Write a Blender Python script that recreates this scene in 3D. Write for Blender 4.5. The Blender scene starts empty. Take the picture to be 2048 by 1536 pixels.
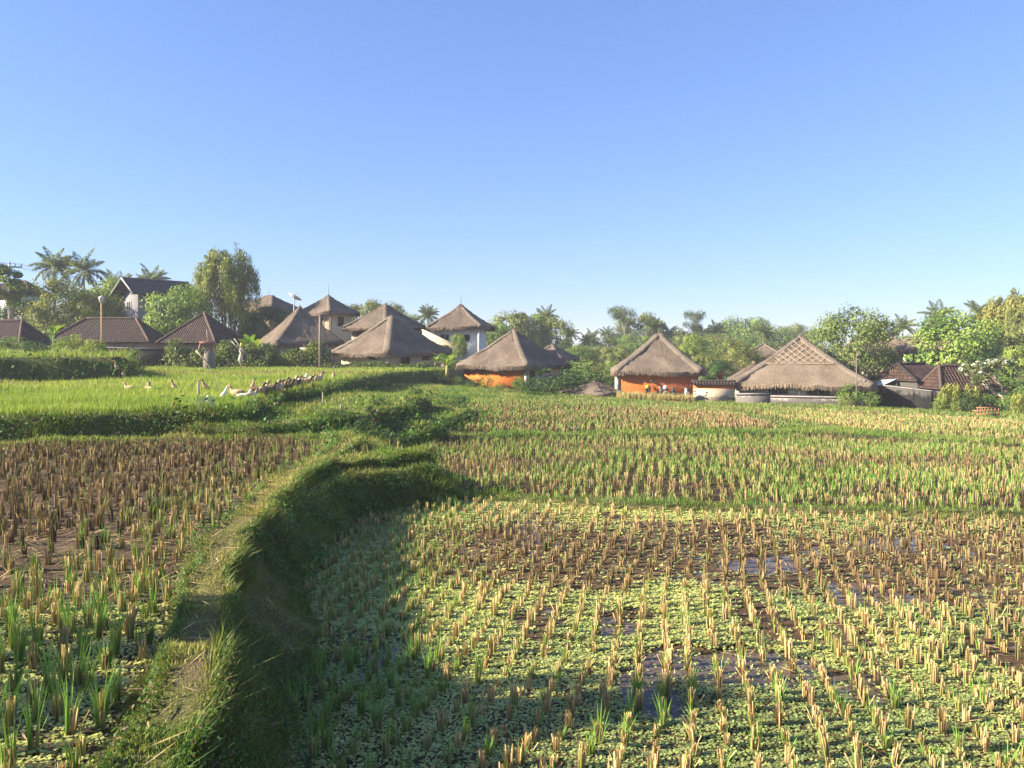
import bpy, math, random
import numpy as np
from mathutils import Vector

# ------------------------------------------------------------------ basics
rng = np.random.default_rng(11)
random.seed(11)
F, CX, HY, CAMH = 1538.0, 1024.0, 700.0, 2.85
SUN_EL, SUN_BEHIND = math.radians(25), math.radians(10)     # sun stands left, a little behind the camera
sc = bpy.context.scene
COL = sc.collection

def ground_xy(x, y, z):
    Y = (CAMH - z) * F / (y - HY)
    return ((x - CX) * Y / F, Y)

def rgb(h):
    h = h.lstrip('#')
    v = [int(h[i:i + 2], 16) / 255 for i in (0, 2, 4)]
    return tuple((c / 12.92 if c <= .04045 else ((c + .055) / 1.055) ** 2.4) for c in v)

def wob(X, Y, s=1.0, seed=0):
    """cheap smooth 2D noise about -1..1"""
    r = np.random.default_rng(seed + 100)
    out = 0
    for k in range(7):
        a = r.uniform(0, 6.283); f = s * (1.0 + .55 * k) * r.uniform(.8, 1.2)
        out = out + np.sin(f * (X * math.cos(a) + Y * math.sin(a)) + r.uniform(0, 6.28)) / (1 + .35 * k)
    return out / 2.6

# ------------------------------------------------------------------ mesh accumulation
class Acc:
    def __init__(self):
        self.V, self.C, self.Q, self.T, self.G, self.n = [], [], [], [], [], 0
    def add(self, V, Q=None, T=None, col=(.5, .5, .5), G=None):
        V = np.asarray(V, dtype=np.float64).reshape(-1, 3)
        c = np.asarray(col, dtype=np.float64)
        if c.ndim == 1: c = np.tile(c, (len(V), 1))
        self.V.append(V); self.C.append(c)
        if Q is not None and len(Q): self.Q.append(np.asarray(Q, dtype=np.int64) + self.n)
        if T is not None and len(T): self.T.append(np.asarray(T, dtype=np.int64) + self.n)
        if G:
            for g in G: self.G.append([i + self.n for i in g])
        self.n += len(V)
        return self
    def mesh(self, name, mats, smooth=False):
        V = np.concatenate(self.V); C = np.concatenate(self.C)
        Q = np.concatenate(self.Q) if self.Q else np.zeros((0, 4), int)
        T = np.concatenate(self.T) if self.T else np.zeros((0, 3), int)
        sizes = np.concatenate([np.full(len(Q), 4), np.full(len(T), 3), np.array([len(g) for g in self.G], int)]).astype(np.int32)
        loops = np.concatenate([Q.ravel(), T.ravel(), np.array([i for g in self.G for i in g], int)]).astype(np.int32)
        me = bpy.data.meshes.new(name)
        me.vertices.add(len(V)); me.vertices.foreach_set('co', V.astype(np.float32).ravel())
        me.loops.add(len(loops)); me.loops.foreach_set('vertex_index', loops)
        me.polygons.add(len(sizes))
        st = np.zeros(len(sizes), np.int32); st[1:] = np.cumsum(sizes)[:-1]
        me.polygons.foreach_set('loop_start', st)
        if smooth: me.polygons.foreach_set('use_smooth', np.ones(len(sizes), bool))
        at = me.attributes.new('col', 'FLOAT_COLOR', 'POINT')
        at.data.foreach_set('color', np.concatenate([C, np.ones((len(C), 1))], 1).astype(np.float32).ravel())
        me.update(calc_edges=True); me.validate()
        for m in (mats if isinstance(mats, (list, tuple)) else [mats]): me.materials.append(m)
        return me
    def build(self, name, mats, parent=None, smooth=False):
        o = bpy.data.objects.new(name, self.mesh(name, mats, smooth)); COL.objects.link(o)
        if parent is not None: o.parent = parent
        return o

def rotz(V, a):
    V = np.asarray(V, float); c, s = math.cos(a), math.sin(a)
    return np.stack([V[:, 0] * c - V[:, 1] * s, V[:, 0] * s + V[:, 1] * c, V[:, 2]], 1)

def box(acc, c, s, rz=0, col=(.5, .5, .5), bev=.0, tilt=0):
    """box; bev > 0 cuts the vertical and top edges"""
    hx, hy, hz = s[0] / 2, s[1] / 2, s[2] / 2
    if bev <= 0:
        V = np.array([[x, y, z] for z in (-hz, hz) for x, y in ((-hx, -hy), (hx, -hy), (hx, hy), (-hx, hy))])
        Q = [[0, 3, 2, 1], [4, 5, 6, 7], [0, 1, 5, 4], [1, 2, 6, 5], [2, 3, 7, 6], [3, 0, 4, 7]]; G = None
    else:
        b = bev
        ring = lambda q: [(-hx + b + q, -hy + q), (hx - b - q, -hy + q), (hx - q, -hy + b + q), (hx - q, hy - b - q), (hx - b - q, hy - q), (-hx + b + q, hy - q), (-hx + q, hy - b - q), (-hx + q, -hy + b + q)]
        V = np.array([[x, y, z] for z, q in ((-hz, 0), (hz - b, 0), (hz, b)) for x, y in ring(q)])
        Q = [[k * 8 + i, k * 8 + (i + 1) % 8, (k + 1) * 8 + (i + 1) % 8, (k + 1) * 8 + i] for k in (0, 1) for i in range(8)]
        G = [list(range(7, -1, -1)), list(range(16, 24))]
    if tilt:
        ct, st = math.cos(tilt), math.sin(tilt)
        V = np.stack([V[:, 0] * ct + V[:, 2] * st, V[:, 1], -V[:, 0] * st + V[:, 2] * ct], 1)
    V = rotz(V, rz) + np.array(c)
    acc.add(V, Q, None, col, G)

def tube(acc, path, rad, n=7, col=(.5, .5, .5), cap=True, squash=1.0):
    P = np.asarray(path, float); m = len(P)
    r = np.full(m, rad, float) if np.isscalar(rad) else np.asarray(rad, float)
    T = np.gradient(P, axis=0); T /= np.linalg.norm(T, axis=1)[:, None] + 1e-9
    up = np.array([0, 0, 1.]) if abs(T[0][2]) < .9 else np.array([0, 1., 0])
    a = np.cross(up, T[0]); a /= np.linalg.norm(a)
    V = []
    for i in range(m):
        a = a - T[i] * a.dot(T[i]); a /= np.linalg.norm(a) + 1e-9
        b = np.cross(T[i], a)
        for k in range(n):
            t = 6.28318 * k / n
            V.append(P[i] + r[i] * (a * math.cos(t) * squash + b * math.sin(t)))
    Q = [[i * n + k, i * n + (k + 1) % n, (i + 1) * n + (k + 1) % n, (i + 1) * n + k] for i in range(m - 1) for k in range(n)]
    G = [list(range(n - 1, -1, -1)), [(m - 1) * n + k for k in range(n)]] if cap else None
    c = np.asarray(col, float)
    if c.ndim == 2: c = np.repeat(c, n, 0)
    acc.add(V, Q, None, c, G)

def lathe(acc, prof, c=(0, 0, 0), n=14, col=(.5, .5, .5)):
    V = [[r * math.cos(6.28318 * k / n) + c[0], r * math.sin(6.28318 * k / n) + c[1], z + c[2]] for r, z in prof for k in range(n)]
    m = len(prof)
    Q = [[i * n + k, i * n + (k + 1) % n, (i + 1) * n + (k + 1) % n, (i + 1) * n + k] for i in range(m - 1) for k in range(n)]
    acc.add(V, Q, None, col, [list(range(n - 1, -1, -1)), [(m - 1) * n + k for k in range(n)]])

def unit(v): return v / (np.linalg.norm(v, axis=-1, keepdims=True) + 1e-9)

def leaves(acc, P, N, L, W, col, fold=0.0, T=None):
    """leaf shaped quads"""
    n = len(P); N = unit(N)
    if T is None: T = rng.normal(size=(n, 3))
    T = unit(T - N * (T * N).sum(1)[:, None]); B = np.cross(N, T)
    L = np.broadcast_to(L, (n,))[:, None]; W = np.broadcast_to(W, (n,))[:, None]
    V = np.stack([P - T * L * .5, P + B * W * .5 + T * L * .08 - N * W * fold, P + T * L * .5, P - B * W * .5 + T * L * .08 - N * W * fold], 1).reshape(-1, 3)
    acc.add(V, np.arange(4 * n).reshape(n, 4), None, np.repeat(np.broadcast_to(col, (n, 3)), 4, 0))

def blades(acc, P, H, W, c0, c1, lean=.25, U=None, square=False, azi=None):
    """grass blades (bent, pointed) or cut straws (square)"""
    n = len(P)
    H = np.broadcast_to(H, (n,))[:, None]; W = np.broadcast_to(W, (n,))[:, None]; lean = np.broadcast_to(lean, (n,))[:, None]
    a = rng.uniform(0, 6.283, n) if azi is None else azi
    D = np.stack([np.cos(a), np.sin(a), np.zeros(n)], 1)
    ph = rng.uniform(0, 3.1416, n); S = np.stack([np.cos(ph), np.sin(ph), np.zeros(n)], 1)
    if U is None: U = np.array([[0, 0, 1.]])
    c0 = np.broadcast_to(c0, (n, 3)); c1 = np.broadcast_to(c1, (n, 3))
    if square:
        tip = P + unit(U + D * lean) * H
        V = np.stack([P - S * W / 2, P + S * W / 2, tip + S * W / 2, tip - S * W / 2], 1).reshape(-1, 3)
        acc.add(V, np.arange(4 * n).reshape(n, 4), None, np.stack([c0, c0, c1, c1], 1).reshape(-1, 3))
        return
    mid = P + U * H * .55 + D * H * lean * .3
    tip = P + U * H * (1 - .25 * lean) + D * H * lean
    V = np.stack([P - S * W / 2, P + S * W / 2, mid + S * W * .42, mid - S * W * .42, tip], 1).reshape(-1, 3)
    b = np.arange(n)[:, None] * 5
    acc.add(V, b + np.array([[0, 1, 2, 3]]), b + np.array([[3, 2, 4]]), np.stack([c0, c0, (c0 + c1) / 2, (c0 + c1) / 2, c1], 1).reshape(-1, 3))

# ------------------------------------------------------------------ naming
def tag(o, label=None, cat=None, group=None, kind=None):
    if label: o['label'] = label
    if cat: o['category'] = cat
    if group: o['group'] = group
    if kind: o['kind'] = kind
    return o
def empty(name, loc, rz=0, **k):
    o = bpy.data.objects.new(name, None); COL.objects.link(o)
    o.empty_display_size = .2
    o.location = loc; o.rotation_euler = (0, 0, rz)
    return tag(o, **k)
def copy_tree(o, parent=None):
    c = o.copy(); COL.objects.link(c)
    if parent is not None: c.parent = parent
    for ch in list(o.children): copy_tree(ch, c)
    return c

# ------------------------------------------------------------------ materials
def newmat(name):
    m = bpy.data.materials.new(name); m.use_nodes = True
    nt = m.node_tree; b = nt.nodes['Principled BSDF']
    return m, nt, b
def N(nt, kind, **k):
    n = nt.nodes.new(kind)
    for a, v in k.items(): setattr(n, a, v)
    return n
def noise(nt, scale, vec=None, detail=4, rough=.6):
    n = N(nt, 'ShaderNodeTexNoise'); n.inputs['Scale'].default_value = scale
    n.inputs['Detail'].default_value = detail; n.inputs['Roughness'].default_value = rough
    if vec is not None: nt.links.new(vec, n.inputs['Vector'])
    return n.outputs['Fac']
def ramp(nt, fac, stops):
    r = N(nt, 'ShaderNodeValToRGB'); e = r.color_ramp.elements
    while len(e) < len(stops): e.new(.5)
    for el, (p, c) in zip(e, stops): el.position = p; el.color = (*c, 1)
    nt.links.new(fac, r.inputs['Fac']); return r.outputs['Color']
def mixc(nt, fac, a, b, mode='MIX'):
    m = N(nt, 'ShaderNodeMix', data_type='RGBA', blend_type=mode)
    for s, v in ((0, fac), (6, a), (7, b)):
        if hasattr(v, 'links'): nt.links.new(v, m.inputs[s])
        else: m.inputs[s].default_value = v if s == 0 else (*v, 1)
    return m.outputs[2]
def math_(nt, op, a, b=0.0, clamp=False):
    m = N(nt, 'ShaderNodeMath', operation=op, use_clamp=clamp)
    for s, v in ((0, a), (1, b)):
        if hasattr(v, 'links'): nt.links.new(v, m.inputs[s])
        else: m.inputs[s].default_value = v
    return m.outputs[0]
def bump(nt, bsdf, h, dist=.05, strength=1.0):
    b = N(nt, 'ShaderNodeBump'); b.inputs['Distance'].default_value = dist; b.inputs['Strength'].default_value = strength
    nt.links.new(h, b.inputs['Height']); nt.links.new(b.outputs['Normal'], bsdf.inputs['Normal'])
def objvec(nt, scale=(1, 1, 1), src='Object'):
    t = N(nt, 'ShaderNodeTexCoord'); m = N(nt, 'ShaderNodeMapping'); m.inputs['Scale'].default_value = scale
    nt.links.new(t.outputs[src], m.inputs['Vector']); return m.outputs['Vector']

def foliage_mat(name, trans=.3, rough=.55, spec=.25):
    m, nt, b = newmat(name)
    a = N(nt, 'ShaderNodeAttribute', attribute_name='col').outputs['Color']
    nt.links.new(a, b.inputs['Base Color']); b.inputs['Roughness'].default_value = rough; b.inputs['Specular IOR Level'].default_value = spec
    if trans:
        t = N(nt, 'ShaderNodeBsdfTranslucent'); mx = N(nt, 'ShaderNodeMixShader'); mx.inputs[0].default_value = trans
        g = mixc(nt, 1.0, a, (1.25, 1.2, .55), 'MULTIPLY')
        nt.links.new(g, t.inputs['Color'])
        nt.links.new(b.outputs[0], mx.inputs[1]); nt.links.new(t.outputs[0], mx.inputs[2])
        nt.links.new(mx.outputs[0], nt.nodes['Material Output'].inputs['Surface'])
    return m
def attr_mat(name, rough=.8, nscale=6, namt=.35, bdist=.02, spec=.2, bscale=None):
    """colour attribute broken up by noise"""
    m, nt, b = newmat(name)
    a = N(nt, 'ShaderNodeAttribute', attribute_name='col').outputs['Color']
    f = noise(nt, nscale, objvec(nt))
    v = math_(nt, 'ADD', math_(nt, 'MULTIPLY', f, namt * 2), 1 - namt)
    nt.links.new(mixc(nt, 1.0, a, N_comb(nt, v), 'MULTIPLY'), b.inputs['Base Color'])
    b.inputs['Roughness'].default_value = rough; b.inputs['Specular IOR Level'].default_value = spec
    if bdist: bump(nt, b, noise(nt, bscale or nscale * 3, objvec(nt), 6), bdist)
    return m
def N_comb(nt, v):
    c = N(nt, 'ShaderNodeCombineColor')
    for i in range(3): nt.links.new(v, c.inputs[i])
    return c.outputs[0]

M = {}
M['leaf'] = foliage_mat('leaf', .33)
M['straw'] = foliage_mat('straw', .12, .7, .15)
M['floating_leaf'] = foliage_mat('floating_leaf', .25, .45, .3)
M['plain'] = attr_mat('painted', .55, 5, .15, .004, .3)
M['bark'] = attr_mat('bark', .9, 9, .4, .02)
M['feather'] = attr_mat('feather', .8, 25, .15, .004)
M['wood'] = attr_mat('weathered_wood', .85, 7, .35, .01)
M['concrete'] = attr_mat('concrete', .9, 2.2, .45, .02, .15)
M['cloth'] = attr_mat('net', .9, 10, .3, 0)

def ground_mat():
    m, nt, b = newmat('field_soil')
    a = N(nt, 'ShaderNodeAttribute', attribute_name='col').outputs['Color']
    v = objvec(nt)
    f = noise(nt, 3.0, v, 8, .65); f2 = noise(nt, 26, v, 5, .7)
    k = math_(nt, 'MULTIPLY', math_(nt, 'ADD', f, .35), math_(nt, 'ADD', f2, .65))
    nt.links.new(mixc(nt, 1.0, a, N_comb(nt, k), 'MULTIPLY'), b.inputs['Base Color'])
    b.inputs['Roughness'].default_value = .8; b.inputs['Specular IOR Level'].default_value = .15
    bump(nt, b, noise(nt, 34, v, 7, .7), .05)
    return m
M['ground'] = ground_mat()

def water_mat():
    m, nt, b = newmat('muddy_water')
    f = noise(nt, 1.3, objvec(nt), 3)
    nt.links.new(ramp(nt, f, [(.3, (.085, .062, .045)), (.7, (.13, .092, .066))]), b.inputs['Base Color'])
    b.inputs['Roughness'].default_value = .12; b.inputs['IOR'].default_value = 1.33; b.inputs['Specular IOR Level'].default_value = .26
    bump(nt, b, noise(nt, 9, objvec(nt), 3), .004, .5)
    return m
M['water'] = water_mat()

def thatch_mat(name, dark, mid, light):
    m, nt, b = newmat(name)
    big = math_(nt, 'ADD', math_(nt, 'MULTIPLY', noise(nt, .55, objvec(nt), 5, .65), .6), math_(nt, 'MULTIPLY', noise(nt, .24, objvec(nt), 6, .7), .4))
    streak = noise(nt, 1, objvec(nt, (9, 9, 1.6)), 6, .7)
    fine = noise(nt, 1, objvec(nt, (26, 26, 6)), 4, .7)
    f = math_(nt, 'ADD', math_(nt, 'MULTIPLY', big, .55), math_(nt, 'ADD', math_(nt, 'MULTIPLY', streak, .3), math_(nt, 'MULTIPLY', fine, .15)))
    nt.links.new(ramp(nt, f, [(.38, dark), (.5, mid), (.61, light)]), b.inputs['Base Color'])
    b.inputs['Roughness'].default_value = .95; b.inputs['Specular IOR Level'].default_value = .08
    bump(nt, b, math_(nt, 'ADD', streak, math_(nt, 'MULTIPLY', fine, .7)), .16)
    return m
M['thatch'] = thatch_mat('old_thatch', (.10, .078, .06), (.195, .15, .114), (.305, .24, .178))
M['thatch_new'] = thatch_mat('tan_thatch', (.165, .125, .085), (.26, .20, .14), (.34, .265, .19))
M['thatch_band'] = thatch_mat('thatch_band', (.135, .108, .08), (.225, .18, .135), (.33, .265, .20))

def tile_mat(name, c0, c1, c2, moss=.5):
    m, nt, b = newmat(name)
    v = objvec(nt, (1, 1, 1), 'UV')
    br = N(nt, 'ShaderNodeTexBrick'); nt.links.new(v, br.inputs['Vector'])
    br.inputs['Scale'].default_value = 1; br.inputs['Brick Width'].default_value = .22; br.inputs['Row Height'].default_value = .26
    br.inputs['Mortar Size'].default_value = .03; br.inputs['Mortar Smooth'].default_value = .6; br.offset = .5
    br.inputs['Color1'].default_value = (*c0, 1); br.inputs['Color2'].default_value = (*c1, 1); br.inputs['Mortar'].default_value = (*[x * .35 for x in c0], 1)
    f = noise(nt, 1.1, objvec(nt), 6, .7)
    nt.links.new(mixc(nt, math_(nt, 'MULTIPLY', math_(nt, 'SUBTRACT', f, .42, True), 4 * moss, True), br.outputs['Color'], c2), b.inputs['Base Color'])
    b.inputs['Roughness'].default_value = .85; b.inputs['Specular IOR Level'].default_value = .15
    w = N(nt, 'ShaderNodeTexWave', wave_type='BANDS', bands_direction='X'); nt.links.new(v, w.inputs['Vector']); w.inputs['Scale'].default_value = 1.43
    bump(nt, b, math_(nt, 'ADD', math_(nt, 'MULTIPLY', br.outputs['Fac'], -.7), w.outputs['Fac']), .06)
    return m
M['tile'] = tile_mat('roof_tile', (.055, .036, .030), (.095, .060, .050), (.028, .025, .022))
M['tile_red'] = tile_mat('red_roof_tile', (.075, .040, .030), (.135, .078, .060), (.032, .026, .022), .8)
M['slate'] = tile_mat('grey_roof_sheet', (.065, .065, .075), (.09, .09, .10), (.05, .05, .05))

def plaster_mat(name, base, stain, z0, z1, amt=.6, bottom=None):
    """plaster; grey bare patches in an uneven band near the foot between z0 and z1"""
    m, nt, b = newmat(name)
    v = objvec(nt)
    f = noise(nt, 1.1, v, 6, .65); f2 = noise(nt, 5, v, 5, .7)
    c = mixc(nt, math_(nt, 'MULTIPLY', math_(nt, 'SUBTRACT', f2, .45, True), 2.2 * amt, True), base, tuple(x * .72 for x in base))
    sep = N(nt, 'ShaderNodeSeparateXYZ'); nt.links.new(v, sep.inputs[0])
    fs = math_(nt, 'ADD', math_(nt, 'MULTIPLY', f2, .55), math_(nt, 'MULTIPLY', noise(nt, .7, v, 2), .45))
    h = math_(nt, 'SUBTRACT', math_(nt, 'ADD', z0, math_(nt, 'MULTIPLY', fs, (z1 - z0) * 2)), sep.outputs['Z'])
    k = math_(nt, 'MULTIPLY', h, 20.0, True)
    c = mixc(nt, k, c, mixc(nt, f2, tuple(x * .7 for x in stain), stain))
    nt.links.new(c, b.inputs['Base Color'])
    b.inputs['Roughness'].default_value = .9; b.inputs['Specular IOR Level'].default_value = .1
    bump(nt, b, f2, .015)
    return m
M['orange'] = plaster_mat('orange_plaster', (.50, .138, .036), (.34, .27, .20), -.35, .62)
M['orange_clean'] = plaster_mat('orange_render', (.52, .15, .036), (.40, .28, .18), -.3, .2)
M['cream'] = plaster_mat('cream_plaster', (.50, .40, .27), (.30, .25, .19), -.4, .2)
M['white'] = plaster_mat('white_plaster', (.66, .64, .60), (.34, .31, .27), -.3, .25)
M['grey_wall'] = plaster_mat('grey_plaster', (.36, .33, .30), (.18, .16, .14), -.3, .6)
M['old_wall'] = plaster_mat('mouldy_concrete', (.085, .078, .07), (.022, .022, .021), .3, 1.7, 1.0)
M['shade_grey_wall'] = plaster_mat('shade_toned_plaster', (.21, .205, .21), (.13, .12, .11), -.3, .4)  # grey lowered to put the gable's overhang shade into the colour
M['brick'] = plaster_mat('bare_block', (.34, .25, .18), (.16, .13, .10), -.3, .4, 1.0)
def dark_mat(name, c, rough=.6):
    m, nt, b = newmat(name)
    nt.links.new(ramp(nt, noise(nt, 6, objvec(nt)), [(.3, tuple(x * .7 for x in c)), (.7, c)]), b.inputs['Base Color'])
    b.inputs['Roughness'].default_value = rough
    return m
M['opening'] = dark_mat('shade_dark_recess', (.012, .011, .010), .9)  # near-black panel colour standing in for unlit window and door recesses
M['glass'] = dark_mat('window_glass', (.03, .035, .04), .12)
M['rubber'] = dark_mat('rubber', (.02, .02, .02), .8)
M['timber'] = dark_mat('dark_timber', (.07, .045, .03), .8)

# ------------------------------------------------------------------ terrain
def seg_dist(X, Y, pts, closed=False):
    pts = np.asarray(pts, float); best = np.full(np.shape(X), 1e9); along = np.zeros(np.shape(X))
    m = len(pts) if closed else len(pts) - 1
    for i in range(m):
        a, b = pts[i][:2], pts[(i + 1) % len(pts)][:2]; ab = b - a
        t = np.clip(((X - a[0]) * ab[0] + (Y - a[1]) * ab[1]) / (ab @ ab), 0, 1)
        d = np.hypot(X - a[0] - t * ab[0], Y - a[1] - t * ab[1])
        along = np.where(d < best, i + t, along); best = np.minimum(best, d)
    return best, along
def inside(X, Y, pts):
    pts = np.asarray(pts, float); r = np.zeros(np.shape(X), bool)
    for i in range(len(pts)):
        x0, y0 = pts[i][:2]; x1, y1 = pts[i - 1][:2]
        if y0 == y1: continue
        r ^= ((y0 > Y) != (y1 > Y)) & (X < (x1 - x0) * (Y - y0) / (y1 - y0) + x0)
    return r
def sdist(X, Y, pts):
    d, _ = seg_dist(X, Y, pts, True)
    return np.where(inside(X, Y, pts), d, -d)
def sstep(a, b, x):
    t = np.clip((x - a) / (b - a), 0, 1); return t * t * (3 - 2 * t)

EDGE1 = [(-1.40, 1.5), (-1.52, 3.6), (-1.70, 4.4), (-1.98, 5.6), (-2.44, 6.85), (-2.86, 7.9), (-3.05, 9.6), (-3.14, 11.8), (-2.95, 13.3), (-2.3, 13.9), (-1.7, 14.6), (-2.6, 16.0), (-3.8, 18.0)]
TERR4 = EDGE1 + [(-3.9, 19.5), (-6, 21.5), (-60, 21.5), (-60, 1.5)]                       # left paddy, z .65
TERR6 = [(-3.7, 19.4), (-3.2, 21.5), (-2.6, 24), (-2.5, 27), (-1.9, 32.5), (-2.6, 35.5), (-4.8, 38.5), (-12, 41), (-12, 22), (-6.5, 19.4)]   # z .5
TERR6B = [(-6.4, 18.9), (-5.2, 20.4), (-4.3, 22.4), (-4.4, 24.0), (-3.7, 25.5), (-3.7, 27.5), (-4.4, 29.0), (-3.4, 30.8), (-4.6, 33.5), (-7, 35), (-12, 36), (-12, 22), (-8, 19.0)]
TERR5 = [(-60, 2.0), (-22, 14.5), (-12, 17.9), (-6.9, 19.7), (-7.3, 22), (-8.1, 26), (-7.8, 32), (-8.6, 44), (-8.4, 54), (-5, 60), (-5, 80), (-80, 80)]        # green rice, z 1.1
TERR7 = [(-70, 15.4), (-40, 28.0), (-24, 34.7), (-18.8, 37.2), (-20.5, 41), (-27, 52), (-40, 68), (-90, 74)]      # upper left, z 2.35
BUND1 = [(-1.78, 1.5), (-1.88, 3.8), (-2.06, 4.6), (-2.33, 5.7), (-2.78, 7.1), (-3.22, 8.3), (-3.4, 10), (-3.6, 12.4), (-3.5, 14.4), (-3.6, 16.5), (-4.2, 18.5)]
BUND1S = [(x + .08, y) for x, y in BUND1]
BUND1B = [(-3.4, 14.0), (-2.6, 14.6), (-2.0, 15.2)]
BUND2 = [(-2.2, 14.7), (-.6, 14.75), (2.0, 13.95), (5, 13.5), (8.6, 13.15), (20, 12.2), (40, 11)]
BUND3 = [ground_xy(x, y, 0) for x, y in ((745, 886), (1000, 877), (1300, 869), (1500, 863), (1640, 860), (1760, 868), (2048, 888), (2600, 925))]
BUND4 = [(-13, 16.9), (-10, 17.9), (-6.6, 18.9), (-4.2, 18.9), (-2.6, 16.5)]
PFAR = [ground_xy(x, y, z) for x, y, z in ((765, 872, -.05), (1000, 867, -.05), (1250, 861, -.1), (1555, 850, -.15), (1480, 824, -.3), (1300, 808, -.4), (1000, 803, -.15), (930, 814, -.1), (860, 840, 0))]
PSTRAW = [ground_xy(x, y, z) for x, y, z in ((1700, 850, -.2), (1580, 833, -.3), (1420, 808, -.5), (1690, 818, -.6), (1860, 832, -.6), (2048, 846, -.6), (2500, 872, -.6), (2500, 905, -.3), (2048, 876, -.2), (1780, 862, -.2))]

def bank_w(Y): return .42 + .55 * np.exp(-((Y - 7.7) / 1.1) ** 2) + .22 * np.exp(-((Y - 10.5) / 1.2) ** 2) + .3 * np.exp(-((Y - 14) / 1.0) ** 2)
def terrain(X, Y, detail=True):
    X = np.asarray(X, float); Y = np.asarray(Y, float)
    t = np.clip((Y - 16) / 44, 0, 1.15)
    z = t * np.interp(X, [-70, -25, -11, 0, 12, 22, 28, 60], [2.0, 1.3, .9, -.3, -1.0, -1.2, -1.5, -1.9])
    Xw = X + .10 * wob(X, Y, 2.2, 1); Yw = Y + .10 * wob(X, Y, 2.0, 2)
    for poly, zz, w in ((TERR4, .65, .24), (TERR6, .34, .34), (TERR6B, .95, .34), (TERR5, 1.27, .22), (TERR7, 2.5, .45)):
        sd = sdist(Xw, Yw, poly)
        if poly is TERR4:
            k = np.clip(1 + sd / bank_w(Y), 0, 1); z = z + .30 * k * (1 - k) * (wob(X, Y, 3.2, 6) + .5 * wob(X, Y, 8, 7)) * np.clip((20 - Y) / 4, 0, 1)
        else: k = sstep(-w, .05, sd)
        z = z * (1 - k) + np.maximum(zz, z) * k if zz > 2 else z * (1 - k) + zz * k
    for pts, hw, zb, add in ((BUND1S, .15, .86, 0), (BUND1B, .3, .82, 0), (BUND2, .16, .09, 0), (BUND3, .22, .17, 1), (BUND4, .3, .74, 0)):
        d, al = seg_dist(Xw, Yw, pts)
        e = np.clip((d - hw) / (.38 if add else .26), 0, 1)
        if add: z = z + zb * (1 - e * e * (3 - 2 * e))
        else: z = np.where(e < 1, np.maximum(z, zb - (zb + .25) * (e * e * (3 - 2 * e))), z)
    if detail:
        near = np.clip(1 - Y / 60, .25, 1)
        z = z + .035 * wob(X, Y, 1.4, 3) * (1 - near * .6) + .02 * wob(X, Y, 5.5, 4) + .008 * wob(X, Y, 17, 5)
    return z
def tz(x, y): return float(terrain(np.array([x]), np.array([y]))[0])
_ys = np.concatenate([np.arange(3, 30, .04), np.arange(30, 160, .15)])
def hit(x, y):
    """where the sight line through a photo point meets the ground"""
    X = (x - CX) * _ys / F; Z = CAMH - (y - HY) * _ys / F
    k = np.nonzero(Z < terrain(X, _ys))[0]
    i = k[0] if len(k) else len(_ys) - 1
    return (X[i], _ys[i], float(terrain(X[i:i + 1], _ys[i:i + 1])[0]))

def line_y(pts, X):
    p = np.array(pts); o = np.argsort(p[:, 0]); return np.interp(X, p[o, 0], p[o, 1])
def zone(X, Y):
    """0 grass  1 near paddy  2 middle paddy  3 far paddy  4 left paddy  5 green rice  6 straw field  7 rough terrace"""
    z = np.zeros(np.shape(X), int)
    s4 = sdist(X, Y, TERR4); s6 = sdist(X, Y, TERR6); s5 = sdist(X, Y, TERR5); s7 = sdist(X, Y, TERR7)
    y2 = line_y(BUND2, X); y3 = line_y(BUND3, X)
    d1, _ = seg_dist(X, Y, BUND1S); d3, _ = seg_dist(X, Y, BUND3); d4, _ = seg_dist(X, Y, BUND4); db, _ = seg_dist(X, Y, BUND1B)
    low = (s4 < -.85 * bank_w(Y)) & (s6 < -.45) & (s5 < -.45)
    z[low & (Y < y2 - .32) & (X > -4)] = 1
    z[low & (Y > y2 + .30) & (Y < y3 - .40) & (X > -4)] = 2
    z[low & inside(X, Y, PFAR)] = 3
    z[inside(X, Y, PSTRAW)] = 6
    z[(s4 > .3) & (d1 > .37) & (d4 > .45) & (db > .5) & (Y < 18.3) & (s5 < -.5)] = 4
    z[(s6 > .3) & (s5 < -.4)] = 7
    z[(s5 > .15) & (s7 < -.9) & (Y < 62)] = 5
    return z

def mud_patch(X, Y):
    """0..1: bare brown mud across the middle of the near paddy"""
    a = sstep(8.6, 9.6, Y + .5 * wob(X, Y, 1.2, 21) - .25 * np.maximum(X - 3, 0) * -1) * (1 - sstep(11.6, 13.0, Y + .4 * wob(X, Y, 1.1, 22)))
    b = sstep(3.2, 5.0, X - .25 * (Y - 6) + .6 * wob(X, Y, 1.0, 23)) * sstep(5.6, 7.5, Y)
    return np.clip(np.maximum(a * sstep(-1.9, -.9, X), b * .8), 0, 1)

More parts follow.
